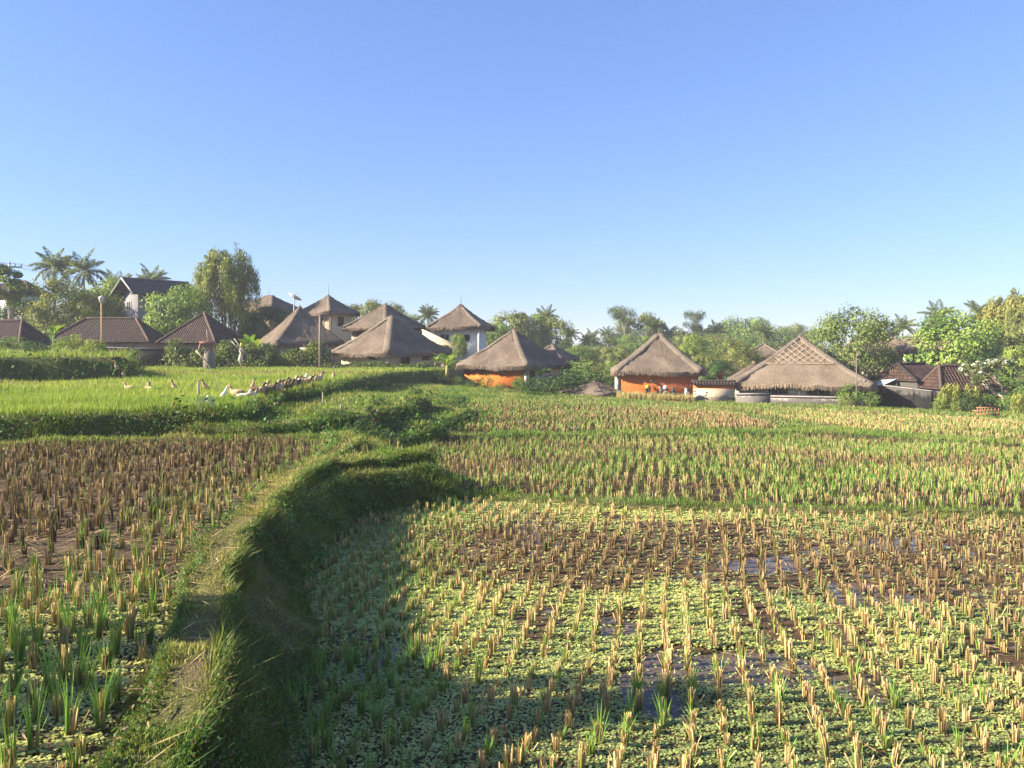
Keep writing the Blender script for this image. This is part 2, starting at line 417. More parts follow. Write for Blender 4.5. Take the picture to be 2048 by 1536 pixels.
def puddle(X, Y):
    p = 0
    for cx, cy, rx, ry in ((2.0, 6.9, .95, .5), (1.15, 6.4, .3, .5), (2.9, 6.5, .35, .4), (.95, 7.9, .3, .5), (-1.25, 7.0, .22, .55), (.35, 12.0, .5, 1.1), (3.3, 10.2, .6, .5), (4.3, 8.9, .7, .5), (5.6, 11.2, .8, .5)):
        p = np.maximum(p, 1 - np.hypot((X - cx) / rx, (Y - cy) / ry) + .45 * wob(X, Y, 3.0, 91))
    return sstep(-.02, .22, p)
def build_ground():
    def axis(parts):
        return np.unique(np.concatenate([np.arange(a, b, s) for a, b, s in parts]).round(4))
    xs = axis([(-760, -120, 40), (-120, -40, 4), (-40, -12, .5), (-12, -5, .14), (-5, 5, .06), (5, 10, .12), (10, 40, .5), (40, 120, 4), (120, 761, 40)])
    ys = axis([(-150, -10, 14), (-10, 2, .5), (2, 16, .06), (16, 22, .09), (22, 40, .22), (40, 76, .5), (76, 130, 3), (130, 1201, 50)])
    X, Y = np.meshgrid(xs, ys); Xf, Yf = X.ravel(), Y.ravel()
    Z = terrain(Xf, Yf); zn = zone(Xf, Yf)
    mud = np.array([.10, .060, .033]); wet = np.array([.06, .038, .022]); grass = np.array([.075, .095, .028])
    C = np.tile(grass, (len(Xf), 1))
    dry = np.clip(.5 + .6 * wob(Xf, Yf, .5, 8), 0, 1)[:, None]
    C = C * (1 - dry * .5) + np.array([.20, .15, .065]) * dry * .5
    nb = (Yf < 17) & (np.abs(Xf) < 8); C[nb] = C[nb] * .55 + np.array([.22, .18, .07]) * .45
    wp = (sstep(.25, .7, wob(Xf, Yf, 1.7, 57)) * nb)[:, None]; C = C * (1 - wp) + np.array([.19, .135, .075]) * wp
    pale = np.array([.17, .115, .07])
    for k, c in ((1, mud), (2, wet * 1.2), (3, mud * .9), (4, np.array([.10, .068, .038])), (6, np.array([.24, .18, .085]))):
        mk = zn == k; C[mk] = c
    mk = (zn == 1) | (zn == 4)
    pp = np.clip(.4 + .7 * wob(Xf, Yf, 1.6, 9), 0, 1)[:, None]
    C[mk] = (C * (1 - .6 * pp) + pale * .6 * pp)[mk]
    mk = zn == 5; C[mk] = np.array([.10, .13, .03])
    mk = zn == 7; C[mk] = np.array([.15, .13, .05])
    nx, ny = len(xs), len(ys)
    i = np.arange(ny - 1)[:, None] * nx + np.arange(nx - 1)[None, :]
    Q = np.stack([i, i + 1, i + 1 + nx, i + nx], -1).reshape(-1, 4)
    # near paddy: bed lies just about at the water line
    m1 = zn == 1; Z[m1] = Z[m1] + .020 - .055 * puddle(Xf[m1], Yf[m1])
    a = Acc(); a.add(np.stack([Xf, Yf, Z], 1), Q, None, C)
    return tag(a.build('ground', M['ground'], smooth=True), 'terraced rice fields of mud, banks and grass', kind='structure')
build_ground()

# water lying in the near paddy and in a far one
def water_sheet(name, pts, z, step=.5):
    a = Acc(); a.add([(x, y, z) for x, y in pts], None, None, (.1, .1, .1), [list(range(len(pts)))])
    return tag(a.build(name, M['water']), kind='structure')
tag(water_sheet('water', [(-2.6, 2.0), (26, 2.0), (26, 11.4), (8.6, 12.9), (2, 13.6), (-.6, 14.3), (-2.2, 14.0), (-2.7, 11), (-2.4, 8.5), (-1.6, 6)], .0), 'shallow muddy water between the stubble clumps of the near paddy')
h1 = hit(1000, 860)
pts = [hit(x, y) for x, y in ((990, 859), (1040, 862), (1120, 861), (1165, 859), (1160, 856), (1110, 854), (1040, 855), (1005, 857))]
tag(water_sheet('water', [(p[0], p[1]) for p in pts], np.mean([p[2] for p in pts]) + .01), 'bright puddle reflecting sky in the brown far paddy')
pts = [hit(x, y) for x, y in ((1770, 851), (1820, 854), (1880, 856), (1870, 852), (1820, 848), (1780, 847))]
tag(water_sheet('water', [(p[0], p[1]) for p in pts], max(p[2] for p in pts) + .015), 'small dark puddle in the pale straw field')

# ------------------------------------------------------------------ stubble
STRAW = np.array([.60, .43, .205]); BROWN = np.array([.23, .153, .08]); DARK = np.array([.105, .070, .042]); SHOOT = np.array([.145, .31, .045]); SHOOT2 = np.array([.25, .37, .075])
def clump(acc, P, h, tint, green, n=34, w=.0075, spread=.025, gn=13, gh=.13):
    """one cut clump: tight bundle of straws, some green shoots"""
    r = np.sqrt(rng.uniform(0, 1, n)) * spread; a = rng.uniform(0, 6.283, n)
    B = np.stack([P[0] + r * np.cos(a), P[1] + r * np.sin(a), np.full(n, P[2] - .02)], 1)
    v = rng.uniform(.6, 1.25, (n, 1)); tilt = rng.normal(0, .07, 2)
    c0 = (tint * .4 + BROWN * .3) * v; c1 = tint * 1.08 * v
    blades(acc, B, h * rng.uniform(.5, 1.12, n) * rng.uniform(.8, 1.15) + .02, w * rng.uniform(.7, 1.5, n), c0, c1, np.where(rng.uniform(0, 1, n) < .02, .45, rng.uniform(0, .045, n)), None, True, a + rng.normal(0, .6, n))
    if green > 0:
        g = max(1, int(gn * green)); r = np.sqrt(rng.uniform(0, 1, g)) * spread * 1.1; a = rng.uniform(0, 6.283, g)
        B = np.stack([P[0] + r * np.cos(a), P[1] + r * np.sin(a), np.full(g, P[2])], 1)
        c = (SHOOT + (SHOOT2 - SHOOT) * rng.uniform(0, 1, (g, 1))) * rng.uniform(.8, 1.2, (g, 1))
        blades(acc, B, h * .75 + gh * rng.uniform(.4, 1.2, g), .0085, c * .8, c, rng.uniform(.03, .28, g), None, False, a)

def rows(x0, x1, y0, y1, ang, sp, jit, drop, spy=1.0):
    c, s = math.cos(ang), math.sin(ang)
    L = max(x1 - x0, y1 - y0) * 1.5; k = np.arange(-L, L, sp)
    U, Vv = np.meshgrid(k, k * spy); U = U.ravel() + rng.normal(0, jit, U.size); Vv = Vv.ravel() + rng.normal(0, jit * 1.3, Vv.size)
    U = U + .05 * np.sin(Vv * 1.1)
    cx, cy = (x0 + x1) / 2, (y0 + y1) / 2
    X = cx + U * c + Vv * s; Y = cy - U * s + Vv * c
    k = (X > x0) & (X < x1) & (Y > y0) & (Y < y1) & (rng.uniform(0, 1, X.size) > drop)
    return X[k], Y[k]
def in_frame(X, Y, Z, mx=.68, pad=0):
    return (Y > 3) & (np.abs(X) < mx * Y + .2) & ((CAMH - Z) / Y < .56)

# near paddy rows (individual clumps) and left paddy rows
allc = []
X, Y = rows(-4, 14, 4.2, 15, math.radians(13.5), .225, .015, .04, .82)
k = (zone(X, Y) == 1); X, Y = X[k], Y[k]
mp = mud_patch(X, Y)
for x, y, m in zip(X, Y, mp):
    dark = m * (.55 + .45 * random.random())
    tint = STRAW * random.uniform(.8, 1.12) * (1 - dark) + (BROWN * .9) * dark
    g = max(0, random.gauss(.42, .55)) * (1 - m * .8) + (.9 if x < -.6 else 0) + (.5 if y > 13 and random.random() < .4 else 0)
    allc.append((x, y, random.uniform(.105, .19) * (.6 if random.random() < .15 else 1), tint, min(g, 1.6), .12))
X, Y = rows(-16, -2, 3.4, 18.6, math.radians(-12), .22, .04, .08, .9)
k = (zone(X, Y) == 4); X, Y = X[k], Y[k]
for x, y in zip(X, Y):
    d = min(1, max(0, (y - 6.4) / 1.6)) * (.5 + .5 * random.random()) * (1 if (x < -4.2 - .04 * y or y > 13) else .4)
    if 7.0 < y < 9.0 and x < -4.2 and random.random() < .45: continue
    tint = STRAW * random.uniform(.75, 1.05) * (1 - d) + (DARK * .62 if random.random() < .7 else BROWN * .85) * d
    g = .3 + 1.3 * random.random() if y < 7.2 else max(0, random.gauss(.1, .4)) * (1.5 if x > -4.6 - .05 * y else .5) + (.8 * random.random() if x > -4.9 else 0)
    allc.append((x, y, random.uniform(.12, .22) if y < 7 else random.uniform(.13, .22), tint, g, .17))
zs = terrain(np.array([c[0] for c in allc]), np.array([c[1] for c in allc]))
vis = in_frame(np.array([c[0] for c in allc]), np.array([c[1] for c in allc]), zs)
order = sorted([i for i in range(len(allc)) if vis[i]], key=lambda i: math.hypot(allc[i][1], allc[i][0]))
single = set(order[:290])
# kinds of single clump, shared meshes
kinds = []
for k in range(28):
    a = Acc(); g = (k % 7) / 6 * 1.5 if k % 7 else 0
    clump(a, np.array([0, 0, 0.]), .2 * random.uniform(.85, 1.1), STRAW * random.uniform(.8, 1.1) if k < 20 else BROWN * random.uniform(.9, 1.5), g, 40)
    kinds.append((g, k < 20, a.mesh('rice_stubble', M['straw'])))
tall = []
for k in range(8):
    a = Acc(); clump(a, np.array([0, 0, 0.]), .2 * random.uniform(.8, 1.1), STRAW * random.uniform(.7, 1.0), 1.0 + .13 * k, 30, gn=15, gh=.24); tall.append(a.mesh('rice_stubble', M['straw']))
for i in order[:290]:
    x, y, h, tint, g, gh = allc[i]
    pale = tint[0] > .40
    j = min(range(28), key=lambda q: abs(kinds[q][0] - g) + (0 if kinds[q][1] == pale else 3) + random.random() * .5)
    o = bpy.data.objects.new('rice_stubble', tall[int(g * 97) % 8] if g > .55 and (zs[i] > .4 or x < -.2 or random.random() < .25) else kinds[j][2]); COL.objects.link(o)
    o.location = (x, y, zs[i] - .005); s = h / .2; o.scale = (.75 + .2 * s + random.uniform(-.1, .2), .75 + .2 * s, s); o.rotation_euler = (random.gauss(0, .06), random.gauss(0, .06), random.uniform(0, 6.28))
    left = x < -1.5 and zs[i] > .4
    tag(o, 'cut rice stubble clump standing in the raised left paddy near the bund' if left else 'cut rice stubble clump standing in the weedy near paddy, one of the front rows', 'rice stubble',
        'nearest stubble clumps of the left paddy' if left else 'nearest stubble clumps of the right paddy')
rest = Acc()
for i, (x, y, h, tint, g, gh) in enumerate(allc):
    if i in single or abs(x) > .80 * y + 1.5: continue
    clump(rest, np.array([x, y, zs[i]]), h, tint, g, 20 if y < 11 else 13, .009 if y < 11 else .012, .030, 7 if y < 11 else 5, gh)

def field_rows(k, x0, x1, y0, y1, ang, sp, fn, n, w, drop=.06, n2=None):
    X, Y = rows(x0, x1, y0, y1, ang, sp, .045, drop)
    m = (zone(X, Y) == k) & (np.abs(X) < .78 * Y + 2); X, Y = X[m], Y[m]; Z = terrain(X, Y)
    tint, green, h = fn(X, Y)
    c = len(X); a = rng.uniform(0, 6.283, (c, n)); r = np.sqrt(rng.uniform(0, 1, (c, n))) * .045
    P = np.stack([X[:, None] + r * np.cos(a), Y[:, None] + r * np.sin(a), np.repeat(Z[:, None], n, 1) - .02], -1).reshape(-1, 3)
    v = rng.uniform(.7, 1.25, (c * n, 1)); t = np.repeat(tint, n, 0) * v; hh = np.repeat(h, n) * rng.uniform(.65, 1.1, c * n)
    blades(rest, P, hh, w * rng.uniform(.7, 1.4, c * n), t * .6, t, rng.uniform(0, .2, c * n), None, True)
    n2 = n2 or max(2, n // 2 + 1)
    gsel = np.repeat(green, n2) > rng.uniform(0, 1, c * n2)
    a = rng.uniform(0, 6.283, c * n2); r = np.sqrt(rng.uniform(0, 1, c * n2)) * .06
    P = np.stack([np.repeat(X, n2) + r * np.cos(a), np.repeat(Y, n2) + r * np.sin(a), np.repeat(Z, n2)], 1)[gsel]
    q = len(P); u = rng.uniform(0, .5, (q, 1)); g = (SHOOT * (1 - u) + SHOOT2 * u) * rng.uniform(.75, 1.15, (q, 1))
    blades(rest, P, np.repeat(h, n2)[gsel] * rng.uniform(.8, 1.6, q), w * 1.1, g * .75, g, rng.uniform(.05, .35, q))

def f_mid(X, Y):
    b = .9 * sstep(.12, .5, wob(X * .45, Y * 1.1, 1.0, 31)) + sstep(.9, .3, np.hypot((X - 7.2) / 1.3, (Y - 18.4) / .9)) + sstep(1, .3, np.hypot((X - 11) / 1.2, (Y - 18.8) / .5)) + .8 * sstep(1.2, .4, np.hypot((X - .8) / 3.0, (Y - 19.5) / 1.2))
    b = np.clip(b, 0, 1)[:, None]
    t = STRAW * .8 * (1 - b * .8) + BROWN * b * .8
    g = np.clip(.72 + .55 * wob(X, Y, .8, 32) - .6 * b[:, 0], .08, 1)
    return t, g, .19 + .04 * wob(X, Y, 2, 33)
field_rows(2, -3, 24, 13, 29, math.radians(10), .24, f_mid, 8, .012, .10, 9)
def f_far(X, Y):
    b = np.clip(.62 + .4 * wob(X, Y, .35, 34), 0, 1)[:, None]
    t = STRAW * .8 * (1 - b) + (BROWN * 1.25) * b
    return t, np.clip(.35 + .35 * wob(X, Y, .4, 35) + .5 * (Y > 40) + .6 * (X < -.5), .05, 1), .23 + .03 * wob(X, Y, 2, 36)
field_rows(3, -6, 26, 22, 62, math.radians(8), .27, f_far, 6, .026)
def f_straw(X, Y):
    b = sstep(.3, .8, wob(X * .4, Y, .5, 37))[:, None]
    return STRAW * .8 * (1 - b * .8) + BROWN * b * .8, np.clip(.6 + .4 * wob(X, Y, .6, 38), .05, 1), np.full(len(X), .2)
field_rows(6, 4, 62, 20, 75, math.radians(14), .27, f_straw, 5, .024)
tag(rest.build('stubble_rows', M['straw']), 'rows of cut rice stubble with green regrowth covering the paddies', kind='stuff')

# fallen straw lying on the mud
lit = Acc(); n = 48000
X = rng.uniform(-13, 12, n); Y = rng.uniform(3.5, 18, n); zn = zone(X, Y)
dens = np.where(zn == 1, .15 + .7 * mud_patch(X, Y), np.where(zn == 4, .55 + .45 * ((Y > 6.3) & (Y < 9.5)), np.where(X < -.5, .16, 0)))
k = (dens > rng.uniform(0, 1, n)) & (np.abs(X) < .8 * Y + 1); X, Y = X[k], Y[k]; n = len(X)
u = rng.uniform(0, 1, (n, 1)); c = (STRAW * u + BROWN * 1.3 * (1 - u)) * rng.uniform(.7, 1.1, (n, 1))
leaves(lit, np.stack([X, Y, terrain(X, Y) + .018 + rng.uniform(0, .02, n)], 1), np.array([0, 0, 1.]) + rng.normal(0, .25, (n, 3)), rng.uniform(.07, .30, n), .012, c,
       0, np.stack([np.cos(u[:, 0] * 9), .5 * np.sin(u[:, 0] * 9) + .2, rng.normal(0, .08, n)], 1))
tag(lit.build('straw_litter', M['straw']), 'loose cut straw lying flat on the brown mud', kind='stuff')

# floating weed
fw = Acc(); n = 600000
X = rng.uniform(-5, 12.5, n); Y = rng.uniform(3.6, 14.6, n); zn = zone(X, Y)
gap = wob(X * 1.3, Y, 1.15, 41) + .4 * wob(X, Y, 3.2, 42)
d = np.where(zn == 1, np.clip(1.0 - 1.0 * mud_patch(X, Y), .05, 1) * np.where(gap > .66, .05, np.where(gap > .5, .5, 1)) * (1 - .93 * puddle(X, Y)), 0)
d = np.where((zn == 4) & (Y < 6.6), .55, d)
k = (d > rng.uniform(0, 1, n)) & (np.abs(X) < .78 * Y + 1); X, Y = X[k], Y[k]; n = len(X); zn = zone(X, Y)
Z = np.maximum(terrain(X, Y) + .012, np.where(zn == 1, .006, 0)) + rng.uniform(.002, .022, n)
yel = np.clip(.45 + .6 * wob(X, Y, .8, 43) + rng.normal(0, .22, n), 0, 1)[:, None]
c = (np.array([.26, .33, .11]) * (1 - yel) + np.array([.60, .60, .19]) * yel) * rng.uniform(.8, 1.15, (n, 1))
big = rng.uniform(.016, .034, n) * np.clip(Y / 6.5, .9, 1.5)
for q in range(2):
    off = rng.normal(0, .016, (n, 3)) * np.array([1, 1, .2])
    leaves(fw, np.stack([X, Y, Z], 1) + off, np.array([0, 0, 1.]) + rng.normal(0, .25, (n, 3)), big, big * .95, c)
tag(fw.build('floating_weed', M['floating_leaf']), 'yellow green floating water weed carpeting the paddy between clumps', kind='stuff')

# ------------------------------------------------------------------ grass on banks, bunds and far fields
def normals(X, Y, e=.06):
    gx = (terrain(X + e, Y, False) - terrain(X - e, Y, False)) / (2 * e); gy = (terrain(X, Y + e, False) - terrain(X, Y - e, False)) / (2 * e)
    return unit(np.stack([-gx, -gy, np.ones(len(X))], 1)), np.hypot(gx, gy)
GR = np.array([.115, .235, .036]); GY = np.array([.34, .42, .08]); GD = np.array([.05, .10, .022]); DRY = np.array([.56, .43, .19])
gr = Acc()
def grass(x0, x1, y0, y1, n, hmin, hmax, w, dry=.3, zones=(0,), slope_boost=True, smin=0, um=.45):
    X = rng.uniform(x0, x1, n); Y = rng.uniform(y0, y1, n)
    k = np.isin(zone(X, Y), zones) & (np.abs(X) < .78 * Y + 1.2); X, Y = X[k], Y[k]
    nn, sl = normals(X, Y)
    if smin:
        k = (sl > smin) & (nn[:, 0] > .15); X, Y, nn, sl = X[k], Y[k], nn[k], sl[k]
    if slope_boost:
        rep = 1 + (rng.uniform(0, 1, len(X)) < np.clip(sl / 2.2, 0, 1)).astype(int) + (sl > 1.6)
        idx = np.repeat(np.arange(len(X)), rep); j = rng.normal(0, .04, (len(idx), 2))
        X, Y = X[idx] + j[:, 0], Y[idx] + j[:, 1]; nn, sl = normals(X, Y)
    if smin == 0 and hmax < .06:
        k = rng.uniform(0, 1, len(X)) < np.clip(.95 - .9 * sstep(.25, .7, wob(X, Y, 1.7, 57)) * (sl < .6), .1, 1); X, Y, nn, sl = X[k], Y[k], nn[k], sl[k]
    m = len(X); Z = terrain(X, Y)
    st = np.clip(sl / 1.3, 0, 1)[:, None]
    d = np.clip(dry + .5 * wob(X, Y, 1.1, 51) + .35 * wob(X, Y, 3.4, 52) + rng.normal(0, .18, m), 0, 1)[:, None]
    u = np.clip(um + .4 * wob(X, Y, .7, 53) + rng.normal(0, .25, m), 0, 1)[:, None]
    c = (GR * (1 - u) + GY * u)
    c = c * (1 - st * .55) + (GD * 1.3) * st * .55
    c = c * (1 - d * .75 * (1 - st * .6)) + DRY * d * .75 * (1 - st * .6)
    c = c * rng.uniform(.75, 1.2, (m, 1))
    U = unit(nn * (.35 + .5 * st) + np.array([0, 0, .75]))
    H = rng.uniform(hmin, hmax, m) * (1 + 1.1 * st[:, 0] * rng.uniform(0, 1, m)) * np.clip(1 + .75 * wob(X, Y, 1.8, 54) + .5 * wob(X, Y, 6, 55), .65, 2.6)
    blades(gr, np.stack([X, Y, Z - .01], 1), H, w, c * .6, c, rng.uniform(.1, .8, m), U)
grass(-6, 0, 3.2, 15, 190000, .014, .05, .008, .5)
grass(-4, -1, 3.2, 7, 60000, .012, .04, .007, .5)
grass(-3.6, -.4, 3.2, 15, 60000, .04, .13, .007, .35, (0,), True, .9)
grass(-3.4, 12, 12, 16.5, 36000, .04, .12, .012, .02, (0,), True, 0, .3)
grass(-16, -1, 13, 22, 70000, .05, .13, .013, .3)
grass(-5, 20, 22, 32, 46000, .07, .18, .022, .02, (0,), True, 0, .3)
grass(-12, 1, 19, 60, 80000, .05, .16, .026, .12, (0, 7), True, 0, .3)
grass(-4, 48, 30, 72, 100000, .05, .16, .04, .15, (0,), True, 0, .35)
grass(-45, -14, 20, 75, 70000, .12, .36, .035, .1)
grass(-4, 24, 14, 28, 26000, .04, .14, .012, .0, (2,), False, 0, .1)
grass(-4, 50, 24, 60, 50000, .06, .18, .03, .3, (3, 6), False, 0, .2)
tag(gr.build('grass', M['leaf']), 'short green and dry grass on the bunds, banks and field edges', kind='stuff')

# tall golden grass before the orange house
dg = Acc()
for x0, x1, n in ((1235, 1300, 700), (1325, 1385, 900), (1300, 1325, 200)):
    X = rng.uniform(*[(v - CX) * 56.5 / F for v in (x0, x1)], n); Y = rng.uniform(55.2, 57.8, n); u = rng.uniform(0, 1, (n, 1))
    blades(dg, np.stack([X, Y, terrain(X, Y)], 1), rng.uniform(.25, .75, n), .035, np.array([.30, .22, .09]) * np.ones((n, 1)), (DRY * u + np.array([.30, .33, .08]) * (1 - u)), rng.uniform(.1, .5, n))
tag(dg.build('dry_grass', M['straw']), 'tall golden dry grass before the orange wall and scooters', kind='stuff')

# leafy weeds hanging on the steep banks
bw = Acc()
def bank_weeds(x0, x1, y0, y1, n, s, smin=.9, dark=.5):
    X = rng.uniform(x0, x1, n); Y = rng.uniform(y0, y1, n); nn, sl = normals(X, Y)
    k = (sl > smin) & (np.abs(X) < .78 * Y + 1); X, Y, nn = X[k], Y[k], nn[k]; m = len(X)
    out = rng.uniform(.0, 1.0, m) ** 1.5 * s * 3.0 * np.clip(1 + .8 * wob(X, Y, 2.4, 61), .15, 1.8)
    P = np.stack([X, Y, terrain(X, Y)], 1) + nn * out[:, None] + np.array([0, 0, 1.]) * out[:, None] * .4
    u = np.clip(.5 + .5 * wob(X, Y, 1.5, 62) + rng.normal(0, .25, m), 0, 1)[:, None]
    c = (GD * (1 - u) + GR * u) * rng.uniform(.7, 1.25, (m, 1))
    br = (rng.uniform(0, 1, m) < .10 + .25 * (wob(X, Y, 2.2, 63) > .35))[:, None]; c = np.where(br, np.array([.20, .13, .07]) * rng.uniform(.6, 1.2, (m, 1)), c)
    leaves(bw, P, nn + rng.normal(0, .55, (m, 3)) + np.array([0, 0, .3]), s * rng.uniform(.6, 1.5, m), s * .55, c, .15)
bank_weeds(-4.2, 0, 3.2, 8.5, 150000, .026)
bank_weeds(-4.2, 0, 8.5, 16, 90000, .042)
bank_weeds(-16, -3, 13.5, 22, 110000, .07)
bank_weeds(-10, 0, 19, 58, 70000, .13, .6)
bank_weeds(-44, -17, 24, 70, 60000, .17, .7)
bank_weeds(-3, 14, 12, 15, 6000, .035, .5)
bank_weeds(-4, 14, 22, 28, 20000, .06, .35)
tag(bw.build('bank_weeds', M['leaf']), 'tangled dark green weeds covering the steep paddy banks', kind='stuff')

# young green rice on the upper left field
rc = Acc()
def rice(x0, x1, y0, y1, n, h, w):
    X = rng.uniform(x0, x1, n); Y = rng.uniform(y0, y1, n); k = (zone(X, Y) == 5) & (np.abs(X) < .76 * Y + 1)
    X, Y = X[k], Y[k]; m = len(X)
    bare = sstep(.42, .75, wob(X * .35, Y * 1.3, .5, 71)) + .9 * sstep(44, 47, Y) * (1 - sstep(50, 53, Y))
    k = rng.uniform(0, 1, m) > bare * .6; X, Y, bare = X[k], Y[k], bare[k]; m = len(X)
    u = np.clip(.55 + .45 * wob(X, Y, .45, 72) + rng.normal(0, .2, m), 0, 1)[:, None]
    c = (np.array([.20, .31, .045]) * (1 - u) + np.array([.38, .44, .09]) * u)
    b = (np.clip(bare, 0, 1) * rng.uniform(0, 1, m))[:, None]; c = c * (1 - b) + np.array([.36, .25, .13]) * b
    c *= rng.uniform(.8, 1.2, (m, 1))
    blades(rc, np.stack([X, Y, terrain(X, Y) - .01], 1), h * rng.uniform(.5, 1.15, m) * np.clip(1 + .35 * wob(X, Y, .8, 73), .4, 1.5), w, c * .55, c, rng.uniform(.05, .4, m))
rice(-20, -6, 13, 27, 110000, .28, .016)
rice(-32, -7, 27, 42, 80000, .32, .028)
rice(-50, -5, 42, 63, 80000, .30, .045)
tag(rc.build('young_rice', M['leaf']), 'bright green young rice filling the raised left field', kind='stuff')

# ------------------------------------------------------------------ plants
def green(h, j=.0): return np.array(rgb(h))
def trunk_path(h, bend, seed, n=7):
    r = np.random.default_rng(seed); a = r.uniform(0, 6.28); t = np.linspace(0, 1, n)
    return np.stack([bend * np.sin(t * 2.2) * math.cos(a), bend * np.sin(t * 2.2) * math.sin(a), t * h - .15 * (t == 0)], 1)
def broadleaf(seed, H=10, R=3.5, base=.3, nc=60, per=60, ls=.30, c0=(.05, .10, .02), c1=(.16, .22, .045), squash=.85, gap=.25, trunk=(.16, .12, .09), drop=0.0, tr=.022):
    """crown and trunk accumulators of a tree H high with a crown R wide"""
    r = np.random.default_rng(seed); cr, tk = Acc(), Acc(); c0, c1 = np.array(c0) * 1.3, np.array(c1) * 1.35
    zc = H * (base + (1 - base) / 2); rz = H * (1 - base) / 2
    lobes = r.normal(0, 1, (7, 3)); lobes = unit(lobes); la = r.uniform(.75, 1.18, 7)
    C = []
    while len(C) < nc:
        v = unit(r.normal(0, 1, 3)); k = .55 + .45 * max((la[i] if lobes[i] @ v > .55 else .8) for i in range(7)) * r.uniform(.55, 1.08)
        if r.uniform() < gap and v[2] < .3: continue
        C.append(np.array([v[0] * R * k, v[1] * R * k, zc + v[2] * rz * k * .92]))
    C = np.array(C); C[:, 2] -= drop * np.hypot(C[:, 0], C[:, 1])
    tp = trunk_path(zc * .95, H * .03, seed)
    tube(tk, tp, np.linspace(H * tr, H * tr * .35, len(tp)), 7, trunk)
    for i in range(0, nc, 3):
        j = r.integers(2, len(tp) - 1); a = tp[j]; b = C[i]
        q = np.array([a, a * .5 + b * .5 + np.array([0, 0, -.06 * H * r.uniform(0, 1)]), b])
        tube(tk, q, [H * tr * .4, H * tr * .22, H * tr * .08], 5, trunk, False)
    for i in range(nc):
        rc_ = R * r.uniform(.20, .34); n = int(1.9 * per * r.uniform(.7, 1.3))
        v = unit(r.normal(0, 1, (n, 3))); k = r.uniform(.35, 1, (n, 1)) ** .6
        P = C[i] + v * k * rc_ * np.array([1.15, 1.15, squash])
        br = r.uniform(0, 1); c = np.array(c0) * (1 - br) + np.array(c1) * br
        out = unit(C[i] - np.array([0, 0, zc - rz * .3]))
        leaves(cr, P, v * .8 + out * .5 + r.normal(0, .45, (n, 3)) + np.array([0, 0, .35]), ls * r.uniform(.7, 1.4, n), ls * r.uniform(.55, .8), c * r.uniform(.7, 1.3, (n, 1)), .1)
    return cr, tk
def weeping(seed, H=12, R=3.2, ns=330, c0=(.06, .10, .02), c1=(.20, .23, .05), ls=.26):
    r = np.random.default_rng(seed); cr, tk = Acc(), Acc(); c0, c1 = np.array(c0) * 1.2, np.array(c1) * 1.3
    for q in range(3):
        b = r.normal(0, .5, 2); t = np.linspace(0, 1, 6)
        tube(tk, np.stack([b[0] * t * 2.2, b[1] * t * 2.2, t * H * .72 - .2 * (t == 0)], 1), np.linspace(.22, .05, 6), 6, (.14, .11, .08))
    for i in range(ns):
        if i % 9 == 0: a = r.uniform(0, 6.28); u = math.sqrt(r.uniform(0, 1)); cx, cy = R * u * math.cos(a), R * u * math.sin(a); br0 = r.uniform(0, 1); kt = 1 if r.uniform() < .5 else r.uniform(.55, 1)
        x, y = cx + r.normal(0, .33), cy + r.normal(0, .33)
        dome = .86 - .14 * u ** 3 + .10 * math.exp(-((x - .45 * R) ** 2 + (y - .1 * R) ** 2) / (.30 * R * R)) + .09 * math.exp(-((x + .3 * R) ** 2 + (y + .1 * R) ** 2) / (.40 * R * R))
        top = H * dome * kt * r.uniform(.93, 1.03)
        ln = r.uniform(1.6, 4.4); n = int(46 * r.uniform(.7, 1.3)); t = r.uniform(0, 1, n)
        P = np.stack([x * (1 + .12 * t) + r.normal(0, .16, n), y * (1 + .12 * t) + r.normal(0, .16, n), np.maximum(top - ln * t + .4 * np.sin(t * 3), .5) + r.normal(0, .1, n)], 1)
        br = np.clip(br0 + r.normal(0, .15), 0, 1); c = (np.array(c0) * (1 - br) + np.array(c1) * br) * r.uniform(.75, 1.25, (n, 1))
        leaves(cr, P, r.normal(0, 1, (n, 3)) + np.array([x, y, .6]) * .5, ls * r.uniform(.8, 1.7, n), ls * .5, c, .1, np.array([0, 0, -1.]) + r.normal(0, .45, (n, 3)))
        if i % 5 == 0:
            tube(tk, [(x * .3, y * .3, top * .6), (x * .8, y * .8, top), (x * 1.1, y * 1.1, max(top - ln * .8, .6))], [.05, .03, .01], 4, (.14, .11, .08), False)
    return cr, tk
